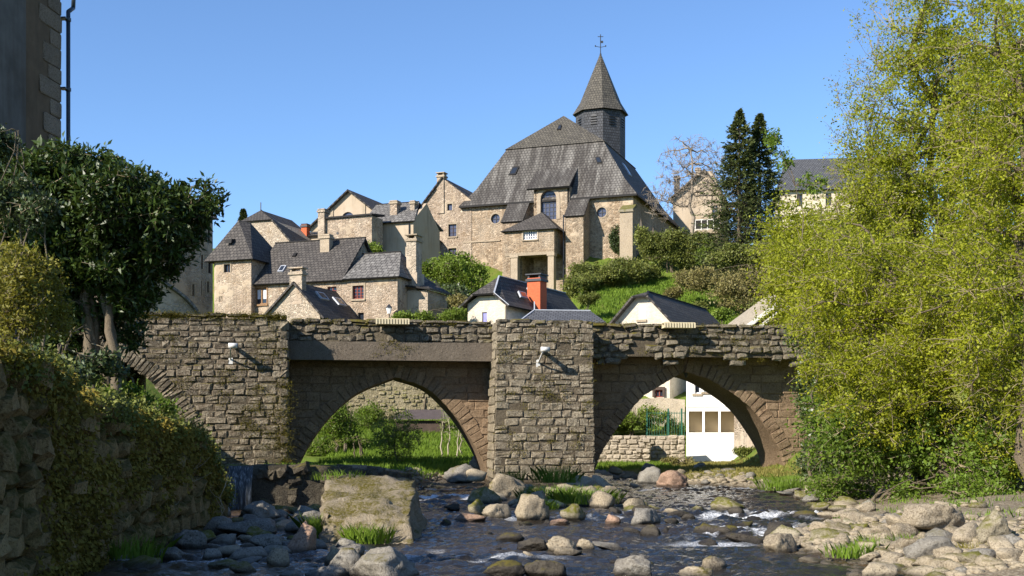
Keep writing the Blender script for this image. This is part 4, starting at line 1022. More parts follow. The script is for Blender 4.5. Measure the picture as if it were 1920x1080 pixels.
# buttresses with sloping slate caps
def buttress(p0, p1, v, pe, pt, name='buttress', mat=None, body=True):
    u0, u1_ = F.u(p0, v), F.u(p1, v); z0 = F.z(pe, (u0+u1_)/2, v); z1 = F.z(pt, (u0+u1_)/2, 0)
    m = M(); m.prism_x([(v, -6), (.1, -6), (.1, z1-.25), (v, z0-.1)], u0+.12, u1_-.12); b = m.build(name, mat or MAT['rubble_church'], H)
    m = M(); slope(m, [(u0, v-.2, z0-.1), (u1_, v-.2, z0-.1), (u1_, .0, z1), (u0, .0, z1)], .15); m.build('buttress_roof', MAT['slate_church'], b, fix=False)
buttress(940, 981, -2.3, 414, 374); buttress(1058, 1096, -2.3, 403, 366)
u0, u1_ = F.u(1162, -1.3), F.u(1186, -1.3); m = M(); z0 = F.z(397, W, -1.3); m.prism_x([(-1.3, -6), (.1, -6), (.1, z0+.6), (-1.3, z0)], u0, u1_); cb = m.build('corner_buttress', MAT['dressed'], H)
m = M(); m.hexa([(u0-.12, -1.45, z0+.003), (u1_+.12, -1.45, z0+.003), (u1_+.12, .05, z0+.65), (u0-.12, .05, z0+.65), (u0-.05, -1.4, z0+.25), (u1_+.05, -1.4, z0+.25), (u1_+.05, .05, z0+.95), (u0-.05, .05, z0+.95)]); m.build('mossy_cap', MAT['rock_mossy'], cb)
m = M(); m.box((F.u(868), -.1, F.z(456, 0)), (F.u(938), -.003, F.z(453, 0))); m.build('string_course', MAT['dressed'], H)
for v_ in (5, 10.5): 
    m = M(); m.prism([(W+.005, -6), (W+1.3, -6), (W+1.3, ze-4.2), (W+.005, ze-2.6)], v_, v_+1.2); m.build('side_buttress', MAT['rubble_church'], H)
for v_ in (2.6, 8):
    m = M(); m.prism_x([(v_, ze-5.5), (v_+1, ze-5.5), (v_+1, ze-2.6), (v_+.5, ze-2.0), (v_, ze-2.6)], W-.2, W+.02); m.build('side_window', MAT['leaded'], H)
# porch
pv = -3.6; p0, p1 = F.u(946, pv), F.u(1039, pv); zt1 = F.z(430, (p0+p1)/2, pv); zt0 = F.z(475, (p0+p1)/2, pv)
pw = [F.uz(981, 450, pv), F.uz(1007, 431, pv)]
wall(H, rect(p0, p1, zt0, zt1), pv, -.62, MAT['rubble_church'], [rect(*R_(pw))], .2, 'porch_wall')
window(H, R_(pw), pv+.2, MAT['white_paint'], MAT['leaded'], 6, 3, .09, .04, MAT['dressed'], MAT['dressed'])
for a, b_ in ((957, 970), (1027, 1038)):
    m = M(); m.box((F.u(a, pv), pv+.02, -6), (F.u(b_, pv), pv+.8, zt0-.01)); m.box((F.u(a, pv)-.08, pv-.05, zt0-.35), (F.u(b_, pv)+.08, pv+.85, zt0-.012)); m.build('pillar', MAT['dressed'], H)
m = M(); m.box((p0+.1, pv+.05, -6), (F.u(956, pv), -.62, zt0-.01)); m.build('porch_side_wall', MAT['rubble_church'], H)
m = M(); m.box((p0+.02, pv-.02, zt0-.2), (p1-.02, pv+.3, zt0+.1)); m.build('lintel', MAT['dressed'], H)
pa = (F.u(1016, -1.4), -1.4, F.z(398, F.u(1016, -1.4), -1.4)); pe = [(p0-.3, pv-.35, zt1-.1), (p1+.45, pv-.35, zt1-.1), (p1+.45, -.3, zt1-.1), (p0-.3, -.3, zt1-.1)]
roof(H, [[pe[0], pe[1], pa], [pe[1], pe[2], (pa[0], -.3, pa[2]), pa], [pe[3], pe[0], pa, (pa[0], -.3, pa[2])]], MAT['slate'], .1, 'porch_roof')
m = M(); u = F.u(1057, -2.4); m.cyl((u, -2.5, 0), (u, -2.5, F.z(403, u, -2.4)), .06, n=6); m.build('downpipe', MAT['dark_metal'], H)
# steeple
TX, TYY = (1126-CX)/FPX*133, 133.0
loc = Vector((TX, TYY, 15)); R = 2.9
inv = Matrix.Translation(Vector((F.X0, F.Y0, F.zb))) @ Matrix.Rotation(F.rz, 4, 'Z'); lc = inv.inverted() @ loc
zE = 2+(CY-214)/FPX*133-15; zA = 2+(CY-101)/FPX*133-15; zB = zE-7.5
ang = lambda i: math.radians(-90+20)+0.02+i*math.pi/4      # an edge turned towards the river
def ring(r, z): return [(lc.x+r*math.cos(ang(i)), lc.y+r*math.sin(ang(i)), z) for i in range(8)]
m = M(); lo, hi = ring(R*.97, zB), ring(R*.97, zE)
def quad_uv(m, a, b_, c, d, k):
    P = [Vector(q) for q in (a, b_, c, d)]; x = (P[1]-P[0]).normalized(); n = (P[1]-P[0]).cross(P[2]-P[0]).normalized(); y = n.cross(x); y = y if y.z > 0 else -y
    m.poly(P, [((q-P[0]).dot(x)+k*7, (q-P[0]).dot(y)) for q in P])
for i in range(8): quad_uv(m, lo[i], lo[(i+1) % 8], hi[(i+1) % 8], hi[i], i)
tw = m.build('tower', MAT['slate_tower'], H, fix=False)
m = M(); e, k1, tp = ring(R*1.1, zE-.12), ring(R*.80, zE+1.25), ring(.05, zA)
for i in range(8):
    j = (i+1) % 8; quad_uv(m, e[i], e[j], k1[j], k1[i], i); quad_uv(m, k1[i], k1[j], tp[j], tp[i], i)
    m.poly([e[i], e[j], ring(R*.9, zE-.2)[j], ring(R*.9, zE-.2)[i]], [(0, 0)]*4)
spire = m.build('spire', MAT['slate_spire'], H, fix=False)
for i in range(8):
    a, b_ = Vector(hi[i]), Vector(hi[(i+1) % 8]); c = (a+b_)/2; x = (b_-a).normalized(); n = x.cross(Vector((0, 0, 1)))
    if n.dot(c-Vector((lc.x, lc.y, c.z))) < 0: n = -n
    c.z = zE-1.05
    m = M(); A = arch(-.34, .34, -.85, .45, 8); m.poly([c+x*u+Vector((0, 0, z))+n*.012 for u, z in A]); bo = m.build('bell_opening', MAT['dark_metal'], tw, fix=False)
    m = M()
    for kk in range(4): zz_ = Vector((0, 0, -.72+kk*.28)); m.bar(c-x*.33+zz_+n*.05, c+x*.33+zz_+n*.05, .12, .07)
    m.build('louvre', MAT['slate_grey'], bo)
m = M(); c = Vector((lc.x, lc.y, zA)); zz = Vector((0, 0, 1)); xx = Vector((math.cos(-F.rz), math.sin(-F.rz), 0))
m.cyl(c-zz*.4, c+zz*2.2, .05, n=6); m.bar(c+zz*1.95-xx*.32, c+zz*1.95+xx*.32, .06); m.bar(c+zz*.85-xx*.55, c+zz*.75, .05); m.bar(c+zz*.85+xx*.55, c+zz*.75, .05)
for s_ in (-1, 1): m.cyl(c+xx*s_*.58+zz*.82, c+xx*s_*.58+zz*.97, .07, n=6)
m.bar(c+zz*1.35+xx*.05, c+zz*1.35+xx*.3, .04, .26); m.cyl(c-zz*.1, c+zz*.15, .12, .05, 8); m.build('weather_cross', MAT['dark_metal'], H)

# ---------------------------------------------------------------- white houses just behind the bridge
F = Fr(877, 75, 27, 6.0)
H = F.thing('white_gable_house', 'small white house with a half-hipped dark roof and a red brick chimney behind the bridge', 'house')
u1 = F.u(948); zw = F.z(566, u1); zh = F.z(552, u1/2); Dp = 11.8
hd = [F.uz(904, 620), F.uz(913, 585)]
wall(H, [(0, -3), (u1, -3), (u1, zw), (u1-.75, zh-.1), (.75, zh-.1), (0, zw)], 0, Dp, MAT['rubble_white'], [rect(*R_(hd))], .15)
m = M(); m.box((hd[0][0], .09, hd[0][1]), (hd[1][0], .145, hd[1][1])); m.build('door', MAT['blue_paint'], H)
k = (zh-zw)/.75; va = 1.7; ua_ = u1/2; za = zh+(u1/2-.7)*k*.72
hl, hr_ = (.55, -.5, zh), (u1-.55, -.5, zh)
el, er = (-.5, -.5, zw-.5*k*.8), (u1+.5, -.5, zw-.5*k*.8); elb, erb = (-.5, Dp+.3, el[2]), (u1+.5, Dp+.3, er[2])
ap, ab = (ua_, va, F.z(518, ua_, va)), (ua_, Dp+.3, F.z(518, ua_, va))
rf = roof(H, [[hl, hr_, ap], [er, erb, ab, ap, hr_], [elb, el, hl, ap, ab]], MAT['slate'])
ridge(rf, [hr_, ap, ab], MAT['zinc'], .05); ridge(rf, [er, hr_], MAT['zinc'], .03)
q4 = (er, erb, ab, ap); skylight(rf, q4, .18, .27, .38, .58); skylight(rf, q4, .34, .43, .58, .8)
cu, cv = u1-.1, F.v(1000, u1-.1); chimney(H, cu-.45, cu+.5, cv, cv+1.0, zw-1, F.z(521, cu, cv), MAT['brick'], MAT['dark_metal'], 'slab', 'tall red brick chimney')
m = M(); m.cyl((u1+.05, -.1, 0), (u1+.05, -.1, zw-.3), .05, n=6); m.build('downpipe', MAT['wood_grey'], H)

F = Fr(985, 71.5, 5, 3.5)
H = F.thing('low_slate_outbuilding', 'low blue-grey slate roof showing just over the bridge beside the red chimney', 'outbuilding')
u1 = F.u(1106); ze = F.z(604, 0); zr_ = F.z(584, 0)
wall(H, rect(0, u1, -2, ze), 0, 4, MAT['white'])
A = [(-.45, -.5, ze-.1), (u1+1.0, -.5, ze-.1), (u1+1.0, 4.4, ze-.1), (-.45, 4.4, ze-.1)]; a0, a1 = (F.u(1002, 2), 2, F.z(582, 0, 2)), (u1+.0, 2, F.z(583, u1, 2))
rf = roof(H, [[A[0], A[1], a1, a0], [A[1], A[2], a1], [A[2], A[3], a0, a1], [A[3], A[0], a0]], MAT['slate_blue']); ridge(rf, [A[0], a0, a1], MAT['zinc'], .05)
m = M(); m.bar(a0, add(a0, 0, 0, .55), .07); m.build('finial', MAT['zinc'], H)

F = Fr(1153, 73, 27, 3.0)
H = F.thing('white_garage_barn', 'white gabled barn with a shuttered loft door and dark slate roof', 'barn')
u1 = F.u(1256); zl, zr_ = F.z(603, 0), F.z(584, u1); ua_ = F.u(1208); zt_ = F.z(556, ua_); Dp = 12.5; zc = F.z(566, u1/2)
hd = [F.uz(1197, 598), F.uz(1210, 570)]; hw = [F.uz(1229, 745), F.uz(1244, 731)]
k = 1.02
wall(H, [(0, -3), (u1, -3), (u1, zl), (u1-(zt_-zl)/k, zt_), ((zt_-zl)/k, zt_), (0, zl)], 0, Dp, MAT['rubble_white'], [rect(*R_(hd)), rect(*R_(hw))], .08)
window(H, R_(hw), .08, MAT['wood_red'], MAT['glass'], 2, 1, .06, .03, None, MAT['dark_wood'])
m = M(); m.box((hd[0][0], .03, hd[0][1]), ((hd[0][0]+hd[1][0])/2-.01, .075, hd[1][1])); m.box(((hd[0][0]+hd[1][0])/2+.01, .03, hd[0][1]), (hd[1][0], .075, hd[1][1])); m.build('shutter', MAT['white_paint'], H)
d_ = (zt_-zl)/k; hl, hr_ = (d_-.15, -.45, zt_+.02), (u1-d_+.15, -.45, zt_+.02)
el, er = (-.45, -.45, zl-.35), (u1+.45, -.45, zl-.35); elb, erb = (-.45, Dp+.3, zl-.35), (u1+.45, Dp+.3, zl-.35)
ap = (u1/2, 1.0, F.z(547, u1/2, 1.0)); ab = (u1/2, Dp+.3, ap[2])
rf = roof(H, [[hl, hr_, ap], [er, erb, ab, ap, hr_], [elb, el, hl, ap, ab]], MAT['slate']); ridge(rf, [hr_, ap, ab], MAT['slate_grey'], .06)
m = M(); m.box((hd[0][0]-.1, -.1, hd[0][1]-.2), (hd[1][0]+.1, -.003, hd[0][1]-.06)); m.build('sill', MAT['dressed'], H)

# ---------------------------------------------------------------- riverside white building seen through the right arch
F = Fr(1287, 66, 12, -.4)
H = F.thing('white_riverside_building', 'bright white building with three square openings seen through the right arch', 'building')
u1 = F.u(1384)
ops = []
for a, b_ in ((1291, 1317), (1321, 1347), (1351, 1378)):
    (p, q), (r, s_) = F.uz(a, 811), F.uz(b_, 771); ops.append(rect(p, r, q, s_))
wn_ = [rect(F.u(1302), F.u(1313), F.z(738, 0), F.z(715, 0)), rect(F.u(1319), F.u(1330), F.z(735, 0), F.z(712, 0))]
ztop = F.z(640, 0)
m = M()
for t in tri_holes(rect(0, u1, -1, ztop), ops+wn_): m.poly([(u, 0, z) for u, z in t])
for h in ops+wn_:
    for i in range(4):
        (a, b_), (c, d) = h[i], h[(i+1) % 4]; m.poly([(a, 0, b_), (c, 0, d), (c, .3, d), (a, .3, b_)])
m.poly([(0, 0, -1), (0, 6, -1), (0, 6, ztop), (0, 0, ztop)]); m.poly([(u1, 0, -1), (u1, 6, -1), (u1, 6, ztop), (u1, 0, ztop)]); m.poly([(0, 6, -1), (u1, 6, -1), (u1, 6, ztop), (0, 6, ztop)]); m.poly([(0, 0, ztop), (u1, 0, ztop), (u1, 6, ztop), (0, 6, ztop)])
m.build('wall', MAT['white'], H, fix=False)
m = M(); zf, zc_ = ops[0][0][1], ops[0][2][1]
m.poly([(.06, 1.1, zf-.2), (u1-.06, 1.1, zf-.2), (u1-.06, 1.1, zc_+.2), (.06, 1.1, zc_+.2)]); m.poly([(.06, .3, zf-.02), (u1-.06, .3, zf-.02), (u1-.06, 1.1, zf-.02), (.06, 1.1, zf-.02)]); m.poly([(.06, .3, zc_+.03), (u1-.06, .3, zc_+.03), (u1-.06, 1.1, zc_+.03), (.06, 1.1, zc_+.03)]); m.build('loggia_wall', MAT['tan_inside'], H, fix=False)
for a, b_ in ((1319, 0), (1349, 0), (1288.5, 0)):
    u = F.u(a); m = M(); m.box((u-.03, .30, zf-.02), (u+.03, 1.1, zc_+.02)); m.build('partition', MAT['white'], H)
for h in wn_: window(H, (h[0][0], h[1][0], h[0][1], h[2][1]), .25, MAT['white_paint'], MAT['glass'], 1, 1, .06, .03, MAT['dressed'])
m = M(); m.box((.02, -.05, F.z(763, 0)), (u1-.02, -.003, F.z(760.5, 0))); m.build('string_course', MAT['white_paint'], H)
m = M(); u = u1+.02; m.cyl((u, -.12, .1), (u, -.12, ztop), .05, n=8); m.build('downpipe', MAT['zinc'], H)
F = Fr(1388, 68, 12, -.2)
H = F.thing('grey_riverside_annexe', 'grey rendered annexe at the right of the white building under the arch', 'building')
wall(H, rect(0, 3.6, -1, 6), 0, 5, MAT['plaster_grey'], [rect(F.u(1394), F.u(1408), F.z(803, 0), F.z(772, 0))])
m = M(); u = F.u(1420); m.cyl((u, -.1, 0), (u, -.1, 6), .05, n=8); m.build('downpipe', MAT['zinc'], H)
m = M(); h_ = (F.u(1394), F.u(1408), F.z(803, 0), F.z(772, 0)); m.box((h_[0], .12, h_[2]), (h_[1], .215, h_[3])); m.build('shutter', MAT['dark_wood'], H)

F = Fr(1150, 70.5, 10, 1.5)
H = F.thing('upper_garden_wall', 'sunlit rough stone garden wall below the cream house', 'wall')
wall(H, [(-3, -1), (F.u(1284), -1), (F.u(1284), F.z(750, 0)), (F.u(1240), F.z(746, 0)), (F.u(1205), F.z(748, 0)), (-3, F.z(752, 0))], 0, .8, MAT['ruin'], name='wall_core')
# retaining wall by the water, stones one by one
F = Fr(1100, 64.5, 8, -.3)
RW = F.thing('riverside_retaining_wall', 'low coursed stone retaining wall left of the white building under the right arch', 'wall')
u0, u1 = F.u(1085), F.u(1285); zt1 = F.z(816, 0)
wall(RW, rect(u0, u1, -.6, zt1-.03), .08, .9, MAT['ruin'], name='wall_core')
courses(S_RUIN, 'stone', RW, u0, u1, .1, zt1, 0, lambda u, z: True, (.2, .32), (.3, .62), .03, .04, .3)
F = Fr(1168, 63.2, 8, -.3)
RS = F.thing('broken_wall_stub', 'ragged stepped stub of broken stone wall leaning on the retaining wall', 'wall stub')
for i in range(7):
    w_ = 1.45-i*.19; courses(S_RUIN, 'stone', RS, .55*i/7*2.2, 1.5, i*.29, i*.29+.29, 0, lambda u, z: True, (.28, .29), (.3, .55), .03, .04, .6)
F = Fr(1213, 66.5, 8, 1.7)
FN = F.thing('green_railing', 'green metal railing with upright bars left of the white building beyond the right arch', 'railing')
L0, L1 = F.u(1213), F.u(1285); hh = F.z(772, 0)
m = M(); m.box((L0, -.02, .12), (L1, .02, .16)); m.box((L0, -.02, hh-.1), (L1, .02, hh-.06)); m.build('rail', MAT['green_metal'], FN)
b0 = None; x = L0
while x < L1:
    if b0 is None:
        m = M(); m.box((-.012, -.012, 0), (.012, .012, hh)); o = m.build('bar', MAT['green_metal'], FN); b0 = o.data; o.location = (x, 0, 0)
    else: link('bar', b0, FN, (x, 0, 0))
    x += .14
for px in (1213, 1253, 1278): m = M(); u = F.u(px); m.box((u-.05, -.05, -.1), (u+.05, .05, hh+.18)); m.build('post', MAT['green_metal'], FN)

# mossy terrace wall and tin roof beyond the left arch
F = Fr(590, 74.2, 4, 2.0)
H = F.thing('mossy_terrace_wall', 'tall mossy sunlit terrace wall seen through the left arch', 'wall')
wall(H, [(F.u(560), -2), (F.u(900), -2), (F.u(900), F.z(670, 8)), (F.u(560), F.z(672, 0))], 0, 1.5, MAT['mossy_wall'])
courses(S_RUIN and stone_set(MAT['mossy_wall'], 8, .2, .25), 'stone', H, F.u(640), F.u(870), .6, F.z(676, 5), -.06, lambda u, z: random.random() < .8, (.2, .32), (.28, .55), .03, .06, .3)
F = Fr(735, 70, 6, 2.0)
H = F.thing('tin_roof_shed', 'low shed with a corrugated grey roof among bushes beyond the left arch', 'shed')
L1 = F.u(836); z1, z0 = F.z(779, 0), F.z(787, 0)
m = M(); n = 44
for i in range(n):
    x0, x1 = L1*i/n, L1*(i+1)/n; a = .05*(i % 2); b_ = .05*((i+1) % 2)
    m.poly([(x0, -.2, z0+a), (x1, -.2, z0+b_), (x1+.5, 1.4, z1+b_+.35), (x0+.5, 1.4, z1+a+.35)], None)
m.build('roof', MAT['tin'], H, fix=False)
m = M(); m.box((.2, .1, -1), (L1-.2, 2.0, z0-.05)); m.build('wall', MAT['dark_wood'], H)

# ---------------------------------------------------------------- left: big building at the frame edge, houses in shade behind the laurel
zr0 = 0
F = Fr(-46, 27.0, -84, 2.5)
H = F.thing('tall_corner_building', 'tall shaded rendered building with stone quoins at the upper left edge', 'building')
uE = F.u(113); uG = F.u(40)
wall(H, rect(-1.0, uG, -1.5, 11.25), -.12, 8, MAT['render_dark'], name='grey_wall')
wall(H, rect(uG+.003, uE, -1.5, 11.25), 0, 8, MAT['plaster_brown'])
z = 3.6; i = 0
while z < 10.8:
    w_ = (.95, .6, 1.15, .7)[i % 4]; h_ = (.52, .42, .48, .40)[i % 4]
    o = put_stone(S_QUOIN, 'quoin', H, uE-w_/2+.03, -.03, z+h_/2, w_, h_-.02, .14, 0, .004); z += h_; i += 1
pu = uE+.16
PP = thing('gutter_pipe', 'dark downpipe with a swan neck at the corner of the tall left building', 'downpipe', F.w(pu, -.14, 0), F.rz)
yA = lambda py: F.z(py, pu, -.14)
m = M(); m.cyl((0, 0, 2), (0, 0, yA(22)), .055, n=10); m.cyl((0, 0, yA(22)), (.28, 0, yA(8)), .055, n=10); m.cyl((.28, 0, yA(8)), (.33, 0, yA(-40)), .055, n=10); m.build('pipe', MAT['pipe'], PP, True)
for py in (37, 168): m = M(); m.cyl((0, 0, yA(py)-.04), (0, 0, yA(py)+.04), .075, n=10); m.box((-.2, -.02, yA(py)-.02), (0, .16, yA(py)+.02)); m.build('bracket', MAT['pipe'], PP)
F = Fr(182, 46, 0, 6)
H = F.thing('hidden_house', 'house hidden behind the laurel with only its pale chimney top poking above the leaves', 'house')
h0, h1, he, hr0 = F.u(40), F.u(214), F.z(440, 0), F.z(365, 0, 2)
wall(H, rect(h0, h1, -5, he), -.3, 4.0, MAT['rubble_grey'])
roof(H, [[(h0-.3, -.7, he-.2), (h1+.1, -.7, he-.2), (h1+.1, 1.9, hr0), (h0-.3, 1.9, hr0)], [(h1+.1, 4.4, he-.2), (h0-.3, 4.4, he-.2), (h0-.3, 1.9, hr0), (h1+.1, 1.9, hr0)]], MAT['slate'])
m = M(); m.prism_x([(-.2, he+.003), (3.9, he+.003), (1.9, hr0-.15)], h1-.3, h1-.02); m.build('gable_wall', MAT['rubble_grey'], H)
m = M(); m.box((0, .3, 0), (F.u(212), 1.2, F.z(299, 0))); stk = m.build('chimney', MAT['dressed'], H); m = M(); m.box((-.08, .22, F.z(299, 0)+.002), (F.u(219), 1.3, F.z(290, 0))); m.build('slab', MAT['dressed'], stk)

F = Fr(330, 92, -58, 7)
H = F.thing('tall_shaded_house', 'tall shaded stone house with dark upright windows between the laurel and the turret', 'house')
u1 = F.u(399); ze = F.z(436, F.u(380)); wins = []
for a, b_, c, d in ((350, 355, 455, 489), (373, 380, 478, 503), (389, 394, 420, 455), (390, 396, 490, 512), (374, 378, 527, 553), (388, 392, 528, 548), (352, 356, 534, 556)):
    (p, q), (r, s_) = F.uz(a, d), F.uz(b_, c); wins.append((p, r, q, s_))
wall(H, rect(-3.5, F.u(369), -2, F.z(440, F.u(350))), -.5, 7, MAT['rubble_grey'], [rect(*w) for w in wins if w[1] < F.u(369)-.1], name='lower_wall')
wall(H, rect(F.u(369)+.01, u1, -2, F.z(405, u1)), 0, 7, MAT['rubble_grey'], [rect(*w) for w in wins if w[0] > F.u(369)+.05])
for w in wins: window(H, w, .22 if w[0] > F.u(369) else -.28, MAT['dark_wood'], MAT['glass'], 2, 1, .05, .03, None, MAT['dressed'])
zq = F.z(441, F.u(350)); roof(H, [[(-3.7, -1.2, zq-.3), (F.u(369), -1.2, zq-.3), (F.u(369), 3, zq+2.6), (-3.7, 3, zq+2.6)]], MAT['slate'])
zq = F.z(406, u1); roof(H, [[(F.u(369)-.2, -.4, zq-.2), (u1+.3, -.4, zq-.2), (u1+.3, 3.5, zq+2.4), (F.u(369)-.2, 3.5, zq+2.4)], [(u1+.3, 7.4, zq-.2), (F.u(369)-.2, 7.4, zq-.2), (F.u(369)-.2, 3.5, zq+2.4), (u1+.3, 3.5, zq+2.4)]], MAT['slate'])
F = Fr(262, 72, -45, 6)
H = F.thing('curved_roof_barn', 'low dark barn end with a curved roof edge behind the left bridge end', 'barn')
crv = smooth_line([F.uz(x, y) for x, y in ((286, 515), (312, 533), (345, 557), (364, 578), (379, 600))], 16)
wall(H, [(crv[0][0]-3.5, -3), (crv[-1][0], -3)]+crv[::-1]+[(crv[0][0]-3.5, crv[0][1]-2)], 0, 6, MAT['rubble_grey'])
m = M()
for a, b_ in zip(crv, crv[1:]): slope(m, [(b_[0], -.3, b_[1]+.05), (b_[0], 6.2, b_[1]+.05), (a[0], 6.2, a[1]+.05), (a[0], -.3, a[1]+.05)], .16)
c0 = crv[0]; slope(m, [(c0[0]-3.7, 6.2, c0[1]-2), (c0[0]-3.7, -.3, c0[1]-2), (c0[0], -.3, c0[1]+.05), (c0[0], 6.2, c0[1]+.05)], .16)
m.build('roof', MAT['slate_grey'], H, fix=False)

# ---------------------------------------------------------------- right of the church
F = Fr(1262, 136, 16, 17)
H = F.thing('hilltop_house', 'house with two chimneys half hidden by the bare tree right of the church', 'house')
u1 = F.u(1352); ua_ = F.u(1322); za = F.z(318, ua_); zl = F.z(368, 0)
h = [F.uz(1335, 408), F.uz(1346, 385)]
wall(H, [(0, -4), (u1, -4), (u1, zl), (ua_+.8, za-.2), (ua_-.8, za-.2), (0, zl)], 0, 9, MAT['plaster'], [rect(*R_(h))])
window(H, R_(h), .22, MAT['wood_grey'], MAT['glass'], 2, 1)
roof(H, [[(-.5, 9.4, zl-.4), (-.5, -.6, zl-.4), (ua_, -.6, za), (ua_, 9.4, za)], [(u1+.5, -.6, zl-.4), (u1+.5, 9.4, zl-.4), (ua_, 9.4, za), (ua_, -.6, za)]], MAT['slate'])
for px, py in ((1268, 331), (1308, 316)): c0, c1 = F.u(px-4, 2), F.u(px+5, 2); chimney(H, c0, c1, 2, 2.8, zl-1, F.z(py, c0, 2), MAT['rubble_grey'], None, 'plain')
F = Fr(1303, 122, 16, 20.5)
H = F.thing('terrace_balcony', 'blue-grey glazed balcony railing left of the dark conifers', 'balcony')
u1 = F.u(1350); z0, z1 = F.z(433, 0), F.z(412, 0)
m = M(); m.box((0, 0, z0-.3), (u1, 3, z0)); m.box((.2, .3, -3), (u1-.2, 2.8, z0-.31)); m.build('slab', MAT['dressed'], H)
m = M(); m.box((0, 0, z1-.08), (u1, .07, z1)); m.box((0, .01, z0+.12), (u1, .06, z0+.18)); m.build('rail', MAT['white_metal'], H)
for i in range(5): m = M(); x = (u1-.08)*i/4; m.box((x, 0, z0+.003), (x+.08, .08, z1-.083)); m.build('post', MAT['white_metal'], H)
m = M(); m.box((.08, .025, z0+.19), (u1-.08, .045, z1-.09)); m.build('glass_panel', MAT['slate_blue'], H)
F = Fr(1464, 142, 8, 18)
H = F.thing('long_grey_roof_house', 'long cream house with a grey slate roof partly behind the bright green trees', 'house')
u1 = F.u(1730); ze = F.z(357, 0); zr_ = F.z(300, 0, 4.5)
ws = [(F.u(a), F.u(a+11), F.z(388, 0), F.z(365, 0)) for a in (1494, 1548, 1600, 1655)]
wall(H, rect(0, u1, -3, ze), 0, 9, MAT['cream'], [rect(*w) for w in ws])
for w in ws: window(H, w, .22, MAT['dark_wood'], MAT['glass'], 2, 1)
A = [(-.5, -.5, ze-.1), (u1+.5, -.5, ze-.1), (u1+.5, 9.5, ze-.1), (-.5, 9.5, ze-.1)]; a0, a1 = (1.0, 4.5, zr_), (u1-1.0, 4.5, zr_)
roof(H, [[A[0], A[1], a1, a0], [A[1], A[2], a1], [A[2], A[3], a0, a1], [A[3], A[0], a0]], MAT['slate_blue'])
# sunken shed roof and slab post at the right end of the bridge
F = Fr(1392, 62, -10, 5)
H = F.thing('slate_lean_to', 'weathered lean-to with a pale boarded edge rising right at the end of the bridge', 'lean-to')
a, b_ = F.uz(1397, 612), F.uz(1487, 546)
m = M(); slope(m, [(a[0], 0, a[1]), (a[0], 3.5, a[1]+.2), (b_[0], 3.5, b_[1]+.2), (b_[0], 0, b_[1])], .12); m.build('roof', MAT['wood_grey'], H, fix=False)
m = M(); m.bar((a[0], -.08, a[1]-.08), (b_[0], -.08, b_[1]-.08), .08, .2); m.bar((a[0]+.6, -.06, a[1]-.15), (b_[0], -.06, b_[1]-.5), .06, .14); m.build('edge_board', MAT['white_paint'], H)
m = M(); m.prism([(a[0]+.6, -4), (b_[0]-.1, -4), (b_[0]-.1, b_[1]-.7), (a[0]+.6, a[1]-.1)], .2, 3.2); m.build('wall', MAT['rubble_grey'], H)
F = Fr(1488, 64, -10, 8.0)
H = F.thing('slate_slab_canopy', 'flat dark slab held on thin pale posts among the shrubs by the bridge end', 'canopy')
w_ = F.u(1523); zt_ = F.z(493, 0)
m = M(); m.box((-.15, -.1, zt_), (w_, 1.1, zt_+.14)); m.build('slab', MAT['slate_blue'], H)
for u, v in ((.05, .05), (w_-.25, .1), (w_-.3, .9)): m = M(); m.box((u, v, F.z(545, 0)-1.5), (u+.1, v+.1, zt_-.002)); m.build('post', MAT['white_paint'], H)
